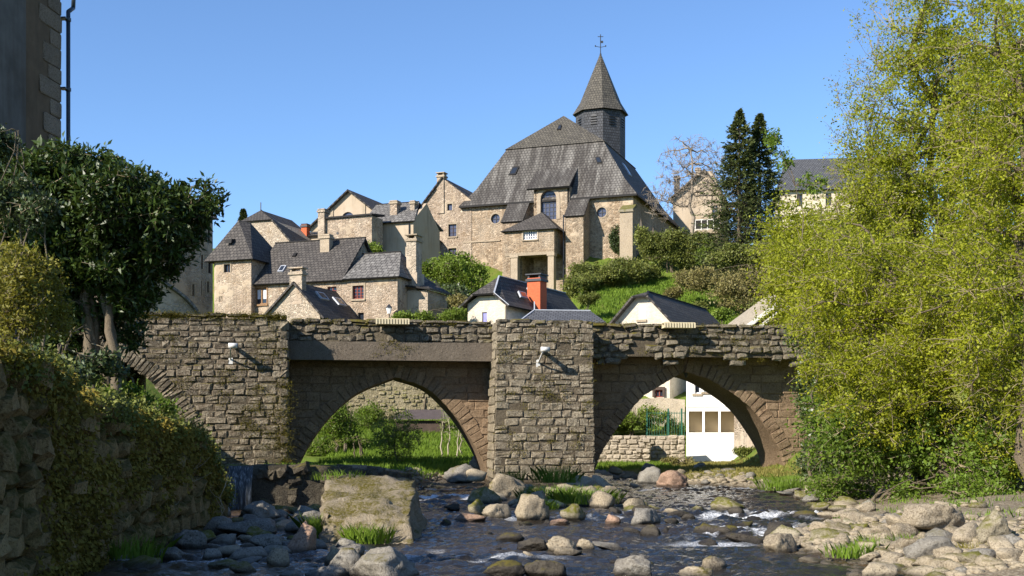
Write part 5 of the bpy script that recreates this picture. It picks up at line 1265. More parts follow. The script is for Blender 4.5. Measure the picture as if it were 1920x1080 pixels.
# ---------------------------------------------------------------- rocks
def feature_rock(px, py, w, h, kind, label, depth=1.0, tilt=0.0, ang=.7, seed=None, z0=None, name='boulder', sink=.32, big=False):
    zz = 0.0 if z0 is None else z0
    Y = GY(py, zz); X = (px-CX)/FPX*Y; W_ = w*Y/FPX*1.06; Hh = h*Y/FPX
    k = random.Random(int(px*7+py)).randrange(6) if seed is None else seed
    me = rocks_of(kind, 6, ICO4 if big else ICO3, ang)[k]
    full = Hh/(1-sink)
    o = link(name, me, None, (X, Y+W_*.35*depth, zz+Hh-full/2), (tilt*.3, tilt, random.Random(px).uniform(-.5, .5)), (W_, W_*.8*depth, full))
    return tag(o, label, 'rock', None)
P_, G_, D_, MO_, RR_ = 'rock', 'rock_grey', 'rock_dark', 'rock_mossy', 'rock_red'
FE = [
 (1052,1037,58,30,P_,'pale rounded boulder in midstream with a flat slab leaning at its right foot'),
 (1066,1041,50,13,P_,'flat pale slab leaning against the rounded midstream boulder'),
 (1099,1033,34,23,P_,'pointed pale stone in midstream right of the rounded boulder'),
 (1141,1031,58,13,G_,'long low grey slab in midstream beside the pointed pale stone'),
 (957,1016,52,17,D_,'low wet dark rock left of midstream above the small brown stone'),
 (1000,1030,56,20,D_,'wet mossy dark rock just left of the pale midstream boulder'),
 (994,1048,28,12,P_,'small brown stone in the water below the wet mossy rock'),
 (880,979,58,17,RR_,'flat reddish slab at the left foot of the stony islet'),
 (849,957,32,13,D_,'small dark wedge of rock in the rapid left of the islet'),
 (942,934,82,46,P_,'large pale flat boulder on the left side of the islet before the middle pier'),
 (897,967,36,31,MO_,'brownish block at the left tip of the islet'),
 (931,973,56,27,P_,'pale lumpy stone at the left front edge of the islet'),
 (996,977,64,50,P_,'tilted slab with a dark right face at the front of the islet'),
 (1075,977,46,32,MO_,'mossy boulder with a dark side at the front right of the islet'),
 (1128,953,50,33,P_,'round pale boulder at the right end of the islet'),
 (1112,934,54,19,P_,'long pale stone behind the round boulder on the islet'),
 (1064,938,38,20,P_,'pale oval stone in the grass at the middle of the islet'),
 (1091,917,60,26,P_,'bright pale rock lying against the foot of the middle pier'),
 (1130,917,42,24,P_,'pale rock under the left springing of the right arch'),
 (1042,953,38,17,P_,'white stone half buried in grass on the islet'),
 (1150,984,30,20,RR_,'brown stone in the shallows right of the islet'),
 (1052,984,42,11,RR_,'flat rusty stone at the water line in front of the islet'),
 (1192,957,42,23,P_,'round pale boulder in the water right of the islet'),
 (1212,986,64,33,G_,'big smooth grey boulder in the stream below the right arch'),
 (1368,957,62,22,MO_,'round tan boulder in the water under the right arch'),
 (1258,964,32,11,P_,'flat pale stone in the shallows behind the grey boulder'),
 (1308,959,26,11,MO_,'small mossy stone between the shallows and the tan boulder'),
 (1167,946,26,10,D_,'small dark rock in the water at the right end of the islet'),
 (950,1083,80,30,D_,'wet dark boulder at the bottom edge left of midstream'),
 (1023,1084,80,34,D_,'wet dark boulder at the bottom edge near midstream'),
 (1192,1084,72,42,G_,'peaked grey boulder at the bottom edge'),
 (1342,1069,54,27,P_,'grey-tan boulder at the bottom edge right of the peaked one'),
 (1308,1084,64,20,P_,'low brown boulder at the bottom edge below the grey-tan one'),
 (1217,1059,20,8,MO_,'tiny mossy stone above the peaked boulder'),
 (1292,976,26,13,D_,'dark stone in the rapid right of the grey boulder'),
 (1358,1004,36,16,D_,'dark rock in the middle of the right rapid'),
 (1403,1019,72,18,D_,'flat wet slab at the edge of the white water'),
 (1466,1010,66,30,D_,'large wet dark rock in the right rapid near the shore'),
 (1468,1037,68,35,P_,'pale cracked boulder at the waterside tip of the right shore'),
 (1523,1016,42,20,G_,'grey stone behind the pale cracked boulder on the right shore'),
 (1567,1030,96,38,MO_,'broad mossy boulder on the right shore'),
 (1579,1047,74,30,P_,'bright pale boulder at the water line below the broad mossy one'),
 (1524,1054,44,8,P_,'flat pale stone awash off the right shore'),
 (1655,1086,68,30,P_,'rounded pinkish boulder at the bottom edge of the right shore'),
 (1755,990,120,46,P_,'huge tan boulder below the leaning branches on the right bank'),
 (1872,1006,60,50,MO_,'blocky mossy boulder at the right frame edge'),
 (1895,1058,76,62,MO_,'mossy boulder at the lower right corner'),
 (1513,973,48,15,D_,'dark flat rock in the shade at the foot of the ivy'),
 (1265,911,66,30,RR_,'flat topped brown rock on the grass under the right arch'),
 (1222,905,46,30,G_,'angular grey rock left of the flat topped brown one under the right arch'),
 (866,896,62,26,G_,'large grey slab on the bank beyond the left arch'),
 (893,880,28,28,P_,'upright pale boulder beside the right leg of the left arch'),
 (893,896,40,18,P_,'pale slab beneath the upright boulder beyond the left arch'),
 (1314,880,24,13,G_,'pointed grey stone at the foot of the white building'),
 (1218,885,30,16,G_,'grey stone at the foot of the broken wall stub'),
 (1155,886,26,12,P_,'low pale stone on the grass at the left under the right arch'),
 (700,1092,150,62,G_,'large grey sloping boulder in front of the mossy block'),
 (646,1082,62,54,G_,'dark rounded boulder left of the sloping one in front of the mossy block'),
 (470,976,90,36,G_,'grey boulder below the small waterfall'),
 (463,1006,115,32,G_,'long dark boulder in the shaded left channel'),
 (563,1001,62,32,G_,'angular grey boulder in shade beside the mossy block'),
 (560,1036,58,58,RR_,'upright brownish boulder in shade left of the mossy block'),
 (519,1063,40,35,P_,'round pale cobble in the shaded left channel'),
 (497,1031,62,30,G_,'grey boulder between the long dark one and the round cobble'),
 (394,1051,38,22,G_,'grey stone at the foot of the bank wall'),
 (407,1001,56,32,G_,'grey boulder near the end of the bank wall'),
 (407,971,42,24,G_,'small grey boulder at the far end of the bank wall'),
 (612,1088,84,26,G_,'flat grey stone at the bottom edge left of the mossy block'),
 (535,1088,60,16,G_,'flat stone at the bottom edge of the shaded channel'),
 (420,1066,74,15,MO_,'mossy slab in the lower shaded channel'),
 (350,1030,60,38,G_,'pale shaded boulder under the bare saplings'),
 (310,1052,66,24,G_,'long shaded stone at the base of the bank wall'),
 (452,1078,48,26,MO_,'mossy cobble at the bottom of the shaded channel'),
 (624,1060,34,40,MO_,'brown mossy stone wedged at the left foot of the block'),
]
for i, (px, py, w, h, k, lb) in enumerate(FE):
    zb_ = None
    if 870 < py < 900: zb_ = .25
    elif py < 915 and px > 1180: zb_ = .05
    elif px > 1690 and py < 1010: zb_ = .45
    feature_rock(px, py, w, h, k, lb, ang=.75 if 'round' in lb else 1.0, z0=zb_, big=w > 55, tilt=.12 if i % 3 == 0 else -.06)
occupied = [((px-CX)/FPX*GY(py), GY(py), w*GY(py)/FPX*.45) for px, py, w, h, k, lb in FE]
MARKS = [(1755, 990, 'the huge tan boulder'), (1567, 1030, 'the broad mossy boulder'), (1468, 1037, 'the pale cracked boulder'), (1872, 1006, 'the blocky boulder at the frame edge'), (1895, 1058, 'the lower right corner'),
 (1655, 1080, 'the pinkish boulder at the bottom edge'), (1524, 1054, 'the flat awash stone'), (470, 976, 'the small waterfall'), (560, 1036, 'the upright brownish boulder'), (519, 1063, 'the round pale cobble'), (394, 1051, 'the foot of the bank wall'),
 (646, 1080, 'the dark rounded boulder'), (463, 1006, 'the long dark boulder'), (1403, 1019, 'the flat wet slab'), (1466, 1010, 'the large wet dark rock'), (1212, 986, 'the smooth grey boulder'), (1368, 957, 'the round tan boulder'),
 (1128, 953, 'the round pale boulder'), (942, 934, 'the large flat boulder'), (1091, 917, 'the middle pier foot'), (996, 977, 'the tilted slab'), (1052, 1037, 'the midstream boulder'), (849, 957, 'the dark wedge of rock'), (957, 1070, 'the bottom edge'), (1480, 925, 'the right arch leg'), (1620, 970, 'the undergrowth')]
def near_mark(X, Y):
    return min((((a-CX)/FPX*GY(b_)-X)**2+(GY(b_)-Y)**2, n_) for a, b_, n_ in MARKS)[1]
def scatter(n, fx, size, kinds, where, group, seed, flat=(.45, .75), minz=-.3, avoid=True, name='stone', joined=False):
    r = np.random.default_rng(seed); c = 0; tries = 0; acc = {}
    mid = (size[0]+size[1])/2*.8
    while c < n and tries < n*20:
        tries += 1
        X, Y = fx(r); s = r.uniform(*size)*r.uniform(.6, 1.0)
        z = zt(X, Y)
        if z < minz: continue
        if avoid and any((X-a)**2+(Y-b_)**2 < (d+s*.35)**2 for a, b_, d in occupied): continue
        k = kinds[r.integers(len(kinds))]; me = rocks_of(k, 6, ICO3 if s > .3 and not joined else ICO2, .9)[r.integers(6)]
        hh = s*r.uniform(*flat); S3 = np.array((s*r.uniform(.9, 1.45), s*r.uniform(.8, 1.1), hh)); ro = (r.uniform(-.3, .3), r.uniform(-.3, .3), r.uniform(0, 6.28)); lo = (X, Y, max(z, -.05)+hh*.2)
        c += 1; occupied.append((X, Y, s*.35))
        if joined:
            V = np.array([v.co for v in me.vertices])*S3; ca, sa = math.cos(ro[2]), math.sin(ro[2])
            V = np.stack([V[:, 0]*ca-V[:, 1]*sa, V[:, 0]*sa+V[:, 1]*ca, V[:, 2]], 1)+np.array(lo); acc.setdefault(k, []).append((V, np.array([p.vertices[:] for p in me.polygons]))); continue
        o = link(name, me, None, lo, ro, S3)
        tone = {'rock': 'pale', 'rock_grey': 'grey', 'rock_dark': 'wet dark', 'rock_mossy': 'mossy', 'rock_red': 'reddish'}[k]
        tag(o, ('bigger ' if s > mid else 'smaller ')+tone+' stone '+where+' near '+near_mark(X, Y), 'stone', group)
    for k, L in acc.items():
        o_ = 0; VV, FF = [], []
        for V, F in L: VV.append(V); FF.append(F+o_); o_ += len(V)
        o = link('cobbles', mesh_np('cobbles', np.concatenate(VV), [np.concatenate(FF)], MAT[k], True)); o['kind'] = 'stuff'
def shore(r): Y = r.uniform(15.8, 23.5); return np.interp(Y, TY, TR)+abs(r.normal(0, 1.0))*1.3+r.uniform(-.3, .5), Y
scatter(90, shore, (.25, .65), [P_, P_, P_, P_, MO_, G_], 'on the right shore', 'stones on the right shore', 3)
scatter(420, shore, (.10, .30), [P_, P_, P_, MO_], '', '', 4, joined=True)
scatter(24, lambda r: (r.uniform(-1.6, 3.9), r.uniform(29.5, 42)), (.3, .8), [P_, P_, MO_], 'on the grassy islet', 'stones on the islet', 5, minz=-.5)
scatter(30, lambda r: (r.uniform(-.9, 3.4), r.uniform(31.5, 41.5)), (.5, 1.15), [P_, P_, P_, MO_], 'piled on the islet', 'stones on the islet', 15, minz=-.6, flat=(.6, .9))
scatter(36, lambda r: (r.uniform(2.0, 8.0), r.choice([r.normal(28.2, 1.2), r.normal(23.8, 1.3)])), (.2, .6), [D_], 'in the right rapid', 'wet stones in the right rapid', 6, minz=-.6)
scatter(12, lambda r: (r.uniform(-2, 2.5), r.uniform(17, 27)), (.15, .4), [D_], 'left of midstream', 'wet stones left of midstream', 7, minz=-.6)
scatter(68, lambda r: (r.uniform(-6.3, -3.9) if (Y := r.uniform(17, 30.5)) > 20.5 else r.uniform(-6.2, -2.2), Y), (.25, .8), [G_, G_, MO_, P_], 'in the shaded channel', 'stones in the shaded channel', 8, minz=-.6)
scatter(160, lambda r: (r.uniform(-6.3, -3.9) if (Y := r.uniform(17, 30.5)) > 20.5 else r.uniform(-6.2, -2.2), Y), (.1, .3), [G_, G_, MO_, P_], '', '', 18, minz=-.6, joined=True)
scatter(70, lambda r: (r.uniform(4.2, 9.6), r.uniform(43, 52)), (.15, .6), [P_, P_, G_], '', '', 9, joined=True)
scatter(30, lambda r: (np.interp(Y := r.uniform(24, 42), TY, TR)+r.uniform(-.4, 1.0), Y), (.25, .7), [P_, G_, MO_], 'at the right waterside', 'stones below the right bank trees', 10)
def pebbles(n, fx, seed, mat, s=(.04, .12)):
    r = np.random.default_rng(seed); V, F = ico(1); AV, AF = [], []
    for i in range(n):
        X, Y = fx(r); q = r.uniform(*s); z = zt(X, Y)
        AV.append(V*np.array([q*r.uniform(.8, 1.5), q, q*.6])*(1+.15*r.normal(size=(len(V), 1)))+np.array([X, Y, max(z, -.04)])); AF.append(F+i*len(V))
    o = link('gravel', mesh_np('gravel', np.concatenate(AV), [np.concatenate(AF)], mat, True)); o['kind'] = 'stuff'
pebbles(1600, lambda r: (np.interp(Y := r.uniform(15.5, 24), TY, TR)+r.uniform(-.4, 3.4), Y), 21, MAT['rock'])
pebbles(900, lambda r: (r.uniform(-4.0, -1.2), r.uniform(43.6, 51)), 22, MAT['rock'], (.06, .16))
pebbles(500, lambda r: (r.uniform(4.0, 9.5), r.uniform(43, 50)), 23, MAT['rock'], (.05, .15))

# ---------------------------------------------------------------- plants
def tubes(P, R, sides):
    """P (n,k,3) polylines, R (n,k) radii"""
    n, k, _ = P.shape
    T = np.gradient(P, axis=1); T /= np.maximum(np.linalg.norm(T, axis=2, keepdims=True), 1e-9)
    ref = np.where(np.abs(T[..., 2:3]) > .9, np.array([1., 0, 0]), np.array([0, 0, 1.]))
    A = np.cross(T, ref); A /= np.maximum(np.linalg.norm(A, axis=2, keepdims=True), 1e-9); B = np.cross(T, A)
    th = np.arange(sides)*2*np.pi/sides
    V = P[:, :, None, :]+R[:, :, None, None]*(A[:, :, None, :]*np.cos(th)[None, None, :, None]+B[:, :, None, :]*np.sin(th)[None, None, :, None])
    idx = np.arange(n*k*sides).reshape(n, k, sides); nx_ = np.roll(idx, -1, axis=2)
    Q = np.stack([idx[:, :-1], nx_[:, :-1], nx_[:, 1:], idx[:, 1:]], -1).reshape(-1, 4)
    return V.reshape(-1, 3), Q
def leaf_quads(P, Dr, size, rng, aspect=.5, up=.4, fold=.0):
    n = len(P); Dr = Dr/np.maximum(np.linalg.norm(Dr, axis=1, keepdims=True), 1e-9)
    N = rng.normal(size=(n, 3)); N[:, 2] += up; W = np.cross(Dr, N); W /= np.maximum(np.linalg.norm(W, axis=1, keepdims=True), 1e-9)
    s = size*rng.uniform(.45, 1.5, (n, 1)); L = Dr*s; w = W*s*aspect*.5
    nn = np.cross(W, Dr)*s*.12
    V = np.stack([P, P+L*.45+w+nn, P+L, P+L*.45-w+nn], 1).reshape(-1, 3)
    return V, np.arange(4*n).reshape(n, 4)
def curve(A, B, k, rng, sag=.15, wob=.06):
    n = len(A); t = np.linspace(0, 1, k)[None, :, None]; d = np.linalg.norm(B-A, axis=1)[:, None]
    C = (A+B)/2+rng.normal(size=(n, 3))*d*wob; C[:, 2] += d[:, 0]*sag
    P = (1-t)**2*A[:, None]+2*t*(1-t)*C[:, None]+t*t*B[:, None]
    J = rng.normal(size=P.shape)*d[:, None]*wob*.35; J[:, 0] = 0; J[:, -1] = 0
    return P+J
def E(px, py, Y, rx, rz, ry=None, wgt=None):
    c = np.array(PX(px, py, Y)); a, b_ = rx*Y/FPX, rz*Y/FPX; ry = ry or (a+b_)/2
    return (c, np.array([a, ry, b_]), wgt if wgt else a*b_*ry**.5)
def sample(ells, n, rng, shell=2.6):
    w = np.array([e[2] for e in ells]); k = rng.choice(len(ells), n, p=w/w.sum())
    d = rng.normal(size=(n, 3)); d /= np.linalg.norm(d, axis=1)[:, None]; r = rng.uniform(0, 1, (n, 1))**(1/shell)
    c = np.array([e[0] for e in ells]); a = np.array([e[1] for e in ells])
    return c[k]+d*r*a[k]
def nearest(pts, pool, rng, bias=None):
    out = np.empty(len(pts), int)
    for i in range(0, len(pts), 400):
        q = pts[i:i+400]; d = ((q[:, None]-pool[None])**2).sum(2)
        if bias is not None: d = d+bias*np.maximum(0, pool[None, :, 2]-q[:, None, 2]+.1)**2
        out[i:i+400] = d.argmin(1)
    return pool[out]
def tree(name, label, cat, base, ells, leaf='leaf_spring', n=(12, 120, 1200), lpt=14, lsize=.09, trunk_r=.16, top=None, stems=1, group=None, bark='bark', twig='twig',
         seed=1, sag=.12, aspect=.5, spread=.10, up=.4, twig_r=.008, lean=.5, shell=2.4, droop=0.0, clump=0.0):
    rng = np.random.default_rng(seed); base = np.array(base, float)
    t = thing(name, label, cat, tuple(base), 0, group)
    cen = sum(e[0]*e[2] for e in ells)/sum(e[2] for e in ells)
    zt_ = max(e[0][2]+e[1][2]*.55 for e in ells) if top is None else top
    A = base+rng.normal(size=(stems, 3))*np.array([.25, .2, 0])*(1 if stems > 1 else 0); A[:, 2] = base[2]-.25
    B = np.tile(cen, (stems, 1))+rng.normal(size=(stems, 3))*np.array([1, .6, .2])*(.35*min(e[1][0] for e in ells))*(1 if stems > 1 else .3)
    B[:, :2] = base[:2]+(B[:, :2]-base[:2])*lean*2 if lean < .5 else B[:, :2]; B[:, 2] = zt_
    k = 10; T = curve(A, B, k, rng, 0, .05); R = trunk_r*np.linspace(1.15, .22, k)[None]*np.ones((stems, 1)); R[:, 0] *= 1.35
    off = base[None, :]
    V1, Q1 = tubes(T, R, 8)
    L1e = sample(ells, n[0], rng, 3); pool = T[:, 2:].reshape(-1, 3); S = nearest(L1e, pool, rng, 2.0)
    L1 = curve(S, L1e, 8, rng, sag, .07); r1 = trunk_r*.42*np.linspace(1, .3, 8)[None]*rng.uniform(.6, 1.1, (len(L1), 1))
    Va, Qa = tubes(L1, r1, 5); V1 = np.concatenate([V1, Va]); Q1 = np.concatenate([Q1, Qa+len(V1)-len(Va)])
    link('trunk', mesh_np('trunk', V1-off, [Q1], MAT[bark], True), t)
    pool = np.concatenate([pool, L1[:, 1:].reshape(-1, 3)])
    L2e = sample(ells, n[1], rng, shell); S = nearest(L2e, pool, rng, .6); L2 = curve(S, L2e, 6, rng, sag*.6, .08)
    r2 = np.linspace(1, .35, 6)[None]*np.clip(np.linalg.norm(L2e-S, axis=1)*.012, twig_r*1.2, trunk_r*.25)[:, None]
    Vb, Qb = tubes(L2, r2, 4)
    pool = np.concatenate([pool, L2[:, 1:].reshape(-1, 3)])
    L3e = sample(ells, n[2], rng, shell)
    if clump:
        kk_ = rng.uniform(0, 1, n[2]) < .8; L3e = np.where(kk_[:, None], L2e[rng.integers(0, len(L2e), n[2])]+rng.normal(size=(n[2], 3))*np.array([clump, clump, clump*.6]), L3e)
    S = nearest(L3e, pool, rng, .3); L3 = curve(S, L3e, 5, rng, sag*.4-droop, .08)
    r3 = np.linspace(1, .4, 5)[None]*twig_r*np.ones((len(L3), 1))
    Vc, Qc = tubes(L3, r3, 3)
    link('branch', mesh_np('branch', np.concatenate([Vb, Vc])-off, [Qb, Qc+len(Vb)], MAT[twig], False), t)
    if lpt > 0:
        m_ = len(L3)*lpt; i = np.repeat(np.arange(len(L3)), lpt); s = rng.uniform(.15, 1.05, m_)*4; j = np.clip(s.astype(int), 0, 3); f = (s-j)[:, None]
        Pp = L3[i, j]*(1-f)+L3[i, j+1]*f; Dd = L3[i, j+1]-L3[i, j]; Dd /= np.maximum(np.linalg.norm(Dd, axis=1, keepdims=True), 1e-9)
        Pp = Pp+rng.normal(size=Pp.shape)*spread; Dd = Dd*.6+rng.normal(size=Dd.shape)*.8
        Vl, Ql = leaf_quads(Pp-off, Dd, lsize, rng, aspect, up)
        link('crown', mesh_np('crown', Vl, [Ql], MAT[leaf], False, rng.uniform(0, 1, len(Ql))), t)
    return t
def gb(px, py, Y): p = PX(px, py, Y); return (p.x, p.y, zt(p.x, p.y))
def lumpy(ells, seed, k=5):
    rg = np.random.default_rng(seed); out = []
    for c, a, w in ells:
        out.append((c, a*.72, w*.5))
        for i in range(k):
            d = rg.normal(size=3); d /= np.linalg.norm(d); d[2] = d[2]*.8+.1; f = rg.uniform(.28, .6)
            out.append((c+d*a*(1.02-f*.75), a*f, w*f*.8))
    return out
def bush(name, label, px, py, Y, ells, leaf, n=(8, 50, 420), lpt=12, lsize=.12, seed=1, cat='shrub', stems=4, trunk_r=.05, **k):
    return tree(name, label, cat, gb(px, py, Y), lumpy(ells, seed), leaf, n, lpt, lsize, trunk_r, stems=stems, seed=seed, twig_r=k.pop('twig_r', .01), **k)

# laurel on the left bank
LE = [E(40, 385, 24.8, 100, 105, 1.6), E(150, 350, 25.2, 110, 75, 1.7), E(230, 390, 24.8, 100, 80, 1.6), E(310, 420, 24.8, 75, 78, 1.3), E(385, 378, 24.6, 34, 42, .7), E(210, 480, 25.2, 130, 75, 1.5), E(80, 480, 25.2, 110, 90, 1.5), E(250, 540, 25.2, 55, 50, .9), E(150, 570, 25.6, 80, 60, 1.0), E(120, 640, 25.8, 60, 55, 1.0), E(225, 610, 25.9, 45, 55, .8)]
laurel = tree('laurel_tree', 'big dark laurel with a clipped flat crown and several bare stems on the left bank', 'tree', gb(185, 700, 25.2), LE, 'leaf_laurel', (26, 280, 2700), 26, .14, .13, stems=6, seed=4, aspect=.36, spread=.07, up=.8, twig_r=.012, shell=3.4, top=7.4)
rng = np.random.default_rng(8)
lp_ = sample(LE[:6], 1200, rng, 30); lp_ = np.array([q for q in lp_ if q[1] < 25.0][:260]); lb_ = np.array(laurel.location)
lm = []
for i in range(4):
    V = np.array([(0, 0, 0), (.25, .16, .03), (.6, .17, .02), (1, 0, -.08), (.6, -.17, .02), (.25, -.16, .03), (.3, 0, -.02), (.65, 0, -.03)])
    F3 = np.array([(0, 6, 1), (1, 6, 7), (1, 7, 2), (2, 7, 3), (3, 7, 4), (4, 7, 6), (4, 6, 5), (5, 6, 0)])
    lm.append(mesh_np('leaf', V, [F3], MAT['leaf_laurel'], True, np.full(8, .25*i+.1)))
for q in lp_:
    s = rng.uniform(.16, .25); link('leaf', lm[rng.integers(4)], laurel, tuple(q-lb_), (rng.normal()*.7, rng.normal()*.6-.5, rng.uniform(0, 6.28)), (s, s, s))
bush('yellow_shrub', 'feathery yellow-green shrub at the left edge in front of the laurel', -60, 690, 14.5, [E(25, 560, 14.5, 85, 110, .7), E(85, 580, 14.8, 45, 85, .5), E(10, 660, 14.2, 60, 60, .6)], 'leaf_yellow', (12, 120, 1000), 16, .05, 31, stems=6, trunk_r=.022, spread=.05, twig_r=.004)
bush('dark_shrub', 'dark shrub at the left frame edge below the tall building', 20, 420, 21, [E(5, 270, 21, 22, 34, .4, .1), E(40, 400, 21, 70, 65, .9)], 'leaf_ivy', (8, 60, 400), 14, .08, 32, trunk_r=.025, spread=.06)
bush('wall_top_shrub', 'low sunlit green shrub at the far end of the bank wall top', 280, 790, 25.3, [E(230, 745, 25.5, 70, 26, .7), E(290, 770, 25.5, 45, 32, .6), E(190, 730, 25, 45, 26, .6), E(310, 800, 25.6, 25, 25, .4)], 'leaf_fresh', (8, 60, 520), 12, .08, 33, spread=.05)
bush('ivy_tangle', 'dark tangle of ivy along the top of the bank wall at the left edge', 60, 730, 18, [E(60, 705, 18, 110, 45, .8), E(180, 690, 22, 60, 40, .7)], 'leaf_ivy', (8, 60, 500), 12, .09, 34, spread=.05)
for i, (px, Y_, h, lb) in enumerate(((352, 23.5, 170, 'thin bare sapling in front of the bank wall'), (408, 24.5, 150, 'thin bare sapling rising in front of the small waterfall'), (330, 22, 120, 'short bare twig at the foot of the bank wall'))):
    b_ = gb(px, 1060, Y_); p = np.array(b_); hh = h*Y_/FPX
    rg = np.random.default_rng(40+i); A = p[None]; Bq = p[None]+np.array([[.25*(1 if i != 2 else -1), 0, hh]])
    S = curve(A, Bq, 10, rg, 0, .09); R = np.linspace(.012, .004, 10)[None]; V1, Q1 = tubes(S, R, 5)
    e = S[0, [3, 4, 5, 6, 7]]; L = curve(e, e+rg.normal(size=(5, 3))*np.array([.2, .12, .05])+np.array([.05, 0, .3]), 5, rg, 0, .1)
    t = thing('bare_sapling', lb, 'sapling', b_); link('stem', mesh_np('stem', V1-p, [Q1], MAT['bark_pale']), t); 
    for l_ in L:
        V2, Q2 = tubes(l_[None], np.linspace(.007, .003, 5)[None], 4); link('branch', mesh_np('branch', V2-p, [Q2], MAT['bark_pale']), t)

# the bright trees of the right bank
KW = dict(cat='tree', aspect=.6, spread=.10, twig_r=.0095, clump=.38)
def sp(label, base, ells, n, seed, leaf='leaf_spring', **k):
    a = dict(KW); a.update(k); a.pop('cat'); return tree('spring_tree', label, 'tree', base, ells, leaf, n, k.pop('lpt', 22) if 'lpt' in k else 22, **{q: v for q, v in a.items() if q != 'lpt'}, seed=seed)
sp('tall feathery spring tree at the right whose upper twigs reach left against the sky', gb(1800, 945, 36), [E(1810, 170, 36, 150, 200, 2.6), E(1760, 420, 36, 190, 170, 2.6), E(1665, 300, 35.5, 85, 150, 1.4), E(1720, 60, 36, 70, 110, 1.4)], (26, 330, 3300), 51, lsize=.085, trunk_r=.2, stems=2)
sp('sparse budding tree behind the tall one, its bare twig tips showing against the sky', gb(1700, 940, 44), [E(1615, 230, 44, 62, 130, 1.6), E(1655, 90, 44, 70, 110, 1.6), E(1590, 400, 44, 75, 110, 1.6)], (24, 200, 900), 52, 'leaf_spring', lpt=7, lsize=.08, trunk_r=.06, stems=2, top=12)
sp('big bright tree at the right frame edge nearest the camera', gb(1960, 1000, 27), [E(1890, 250, 27.5, 120, 260, 2.2), E(1850, 560, 27.5, 130, 170, 2.2), E(1930, 760, 27, 110, 130, 1.8)], (26, 330, 3000), 53, lsize=.068, trunk_r=.18, stems=3)
sp('leaning tree spreading over the water with branches almost to the bridge', gb(1815, 955, 29), [E(1640, 560, 31, 170, 120, 2.0), E(1575, 650, 32, 100, 95, 1.6), E(1700, 720, 29.5, 170, 110, 1.6), E(1560, 500, 33, 90, 90, 1.4), E(1800, 640, 29.5, 130, 110, 1.6)], (30, 360, 3400), 54, lsize=.072, trunk_r=.13, stems=3, lean=.35, top=5.6)
sp('fresh green low tree overhanging the shaded bank on the right', gb(1700, 940, 31), [E(1650, 820, 31, 130, 75, 1.4), E(1590, 770, 33, 75, 70, 1.4), E(1780, 830, 30, 130, 75, 1.4), E(1890, 850, 28, 80, 70, 1.4)], (22, 240, 1700), 55, 'leaf_fresh', lsize=.10, trunk_r=.1, stems=3)
sp('yellow-green tree standing behind the right end of the bridge', gb(1560, 640, 62), [E(1510, 450, 62, 70, 75, 2.2), E(1560, 520, 60, 120, 110, 2.5), E(1500, 560, 60, 55, 60, 1.5), E(1640, 430, 62, 80, 90, 2)], (22, 260, 2200), 56, lsize=.15, trunk_r=.18, stems=2, spread=.18, clump=.8)
sp('single long leafy branch arching out beside the conifers', gb(1560, 560, 50), [E(1452, 258, 50, 12, 20, .3, .35), E(1478, 300, 50, 16, 22, .3, .5), E(1520, 340, 50, 24, 26, .4, .6)], (4, 14, 90), 57, 'leaf_fresh', clump=.12, lsize=.13, trunk_r=.06, lpt=14, top=12.5)
bush('ivy_covered_bush', 'dense dark ivy hanging over the right end of the bridge and its arch leg', 1540, 900, 42, [E(1545, 760, 43.5, 46, 120, .8), E(1580, 840, 42, 75, 95, 1.2), E(1520, 870, 43.5, 26, 70, .6), E(1500, 640, 46, 26, 34, .5)], 'leaf_ivy', (16, 160, 1900), 16, .11, 58, spread=.12, aspect=.7, shell=4)
bush('bank_shrub', 'bright low shrub at the foot of the right arch leg', 1480, 935, 40, [E(1475, 925, 40, 38, 22, .6), E(1530, 945, 38, 40, 26, .6)], 'leaf_hedge', (6, 40, 300), 12, .09, 59, spread=.07)
bush('bank_shrub', 'shaded undergrowth among the boulders of the right bank', 1640, 960, 30, [E(1600, 930, 33, 90, 45, 1.2), E(1720, 920, 30, 90, 40, 1.2), E(1850, 930, 27, 90, 50, 1.0)], 'leaf_fresh', (10, 90, 900), 12, .09, 60, spread=.08)
bush('bank_shrub', 'dark undergrowth filling the shade behind the right bank trees', 1750, 930, 40, [E(1650, 860, 40, 130, 100, 1.5), E(1800, 840, 38, 130, 120, 1.5), E(1900, 800, 36, 90, 130, 1.5)], 'leaf_ivy', (12, 100, 1300), 14, .13, 61, spread=.14)
bush('bank_shrub', 'deep green thicket far behind the right bank trees', 1750, 700, 52, [E(1700, 560, 54, 170, 170, 2), E(1850, 400, 54, 130, 250, 2), E(1640, 700, 52, 130, 130, 2)], 'leaf_fresh', (14, 120, 1700), 14, .2, 62, spread=.25)
for i, (px, Y_, lb) in enumerate(((1575, 23.5, 'young shoot with fresh leaves on the stony tip of the right shore'), (1690, 21, 'leafy shoot among the pale stones of the right shore'), (1830, 21.5, 'leafy shoot at the foot of the blocky boulder'))):
    bush('leafy_shoot', lb, px, 1010, Y_, [E(px, 985+8*i, Y_, 24, 26, .3)], 'leaf_fresh', (3, 10, 40), 9, .07, 63+i, stems=3, trunk_r=.008, spread=.03, twig_r=.004)

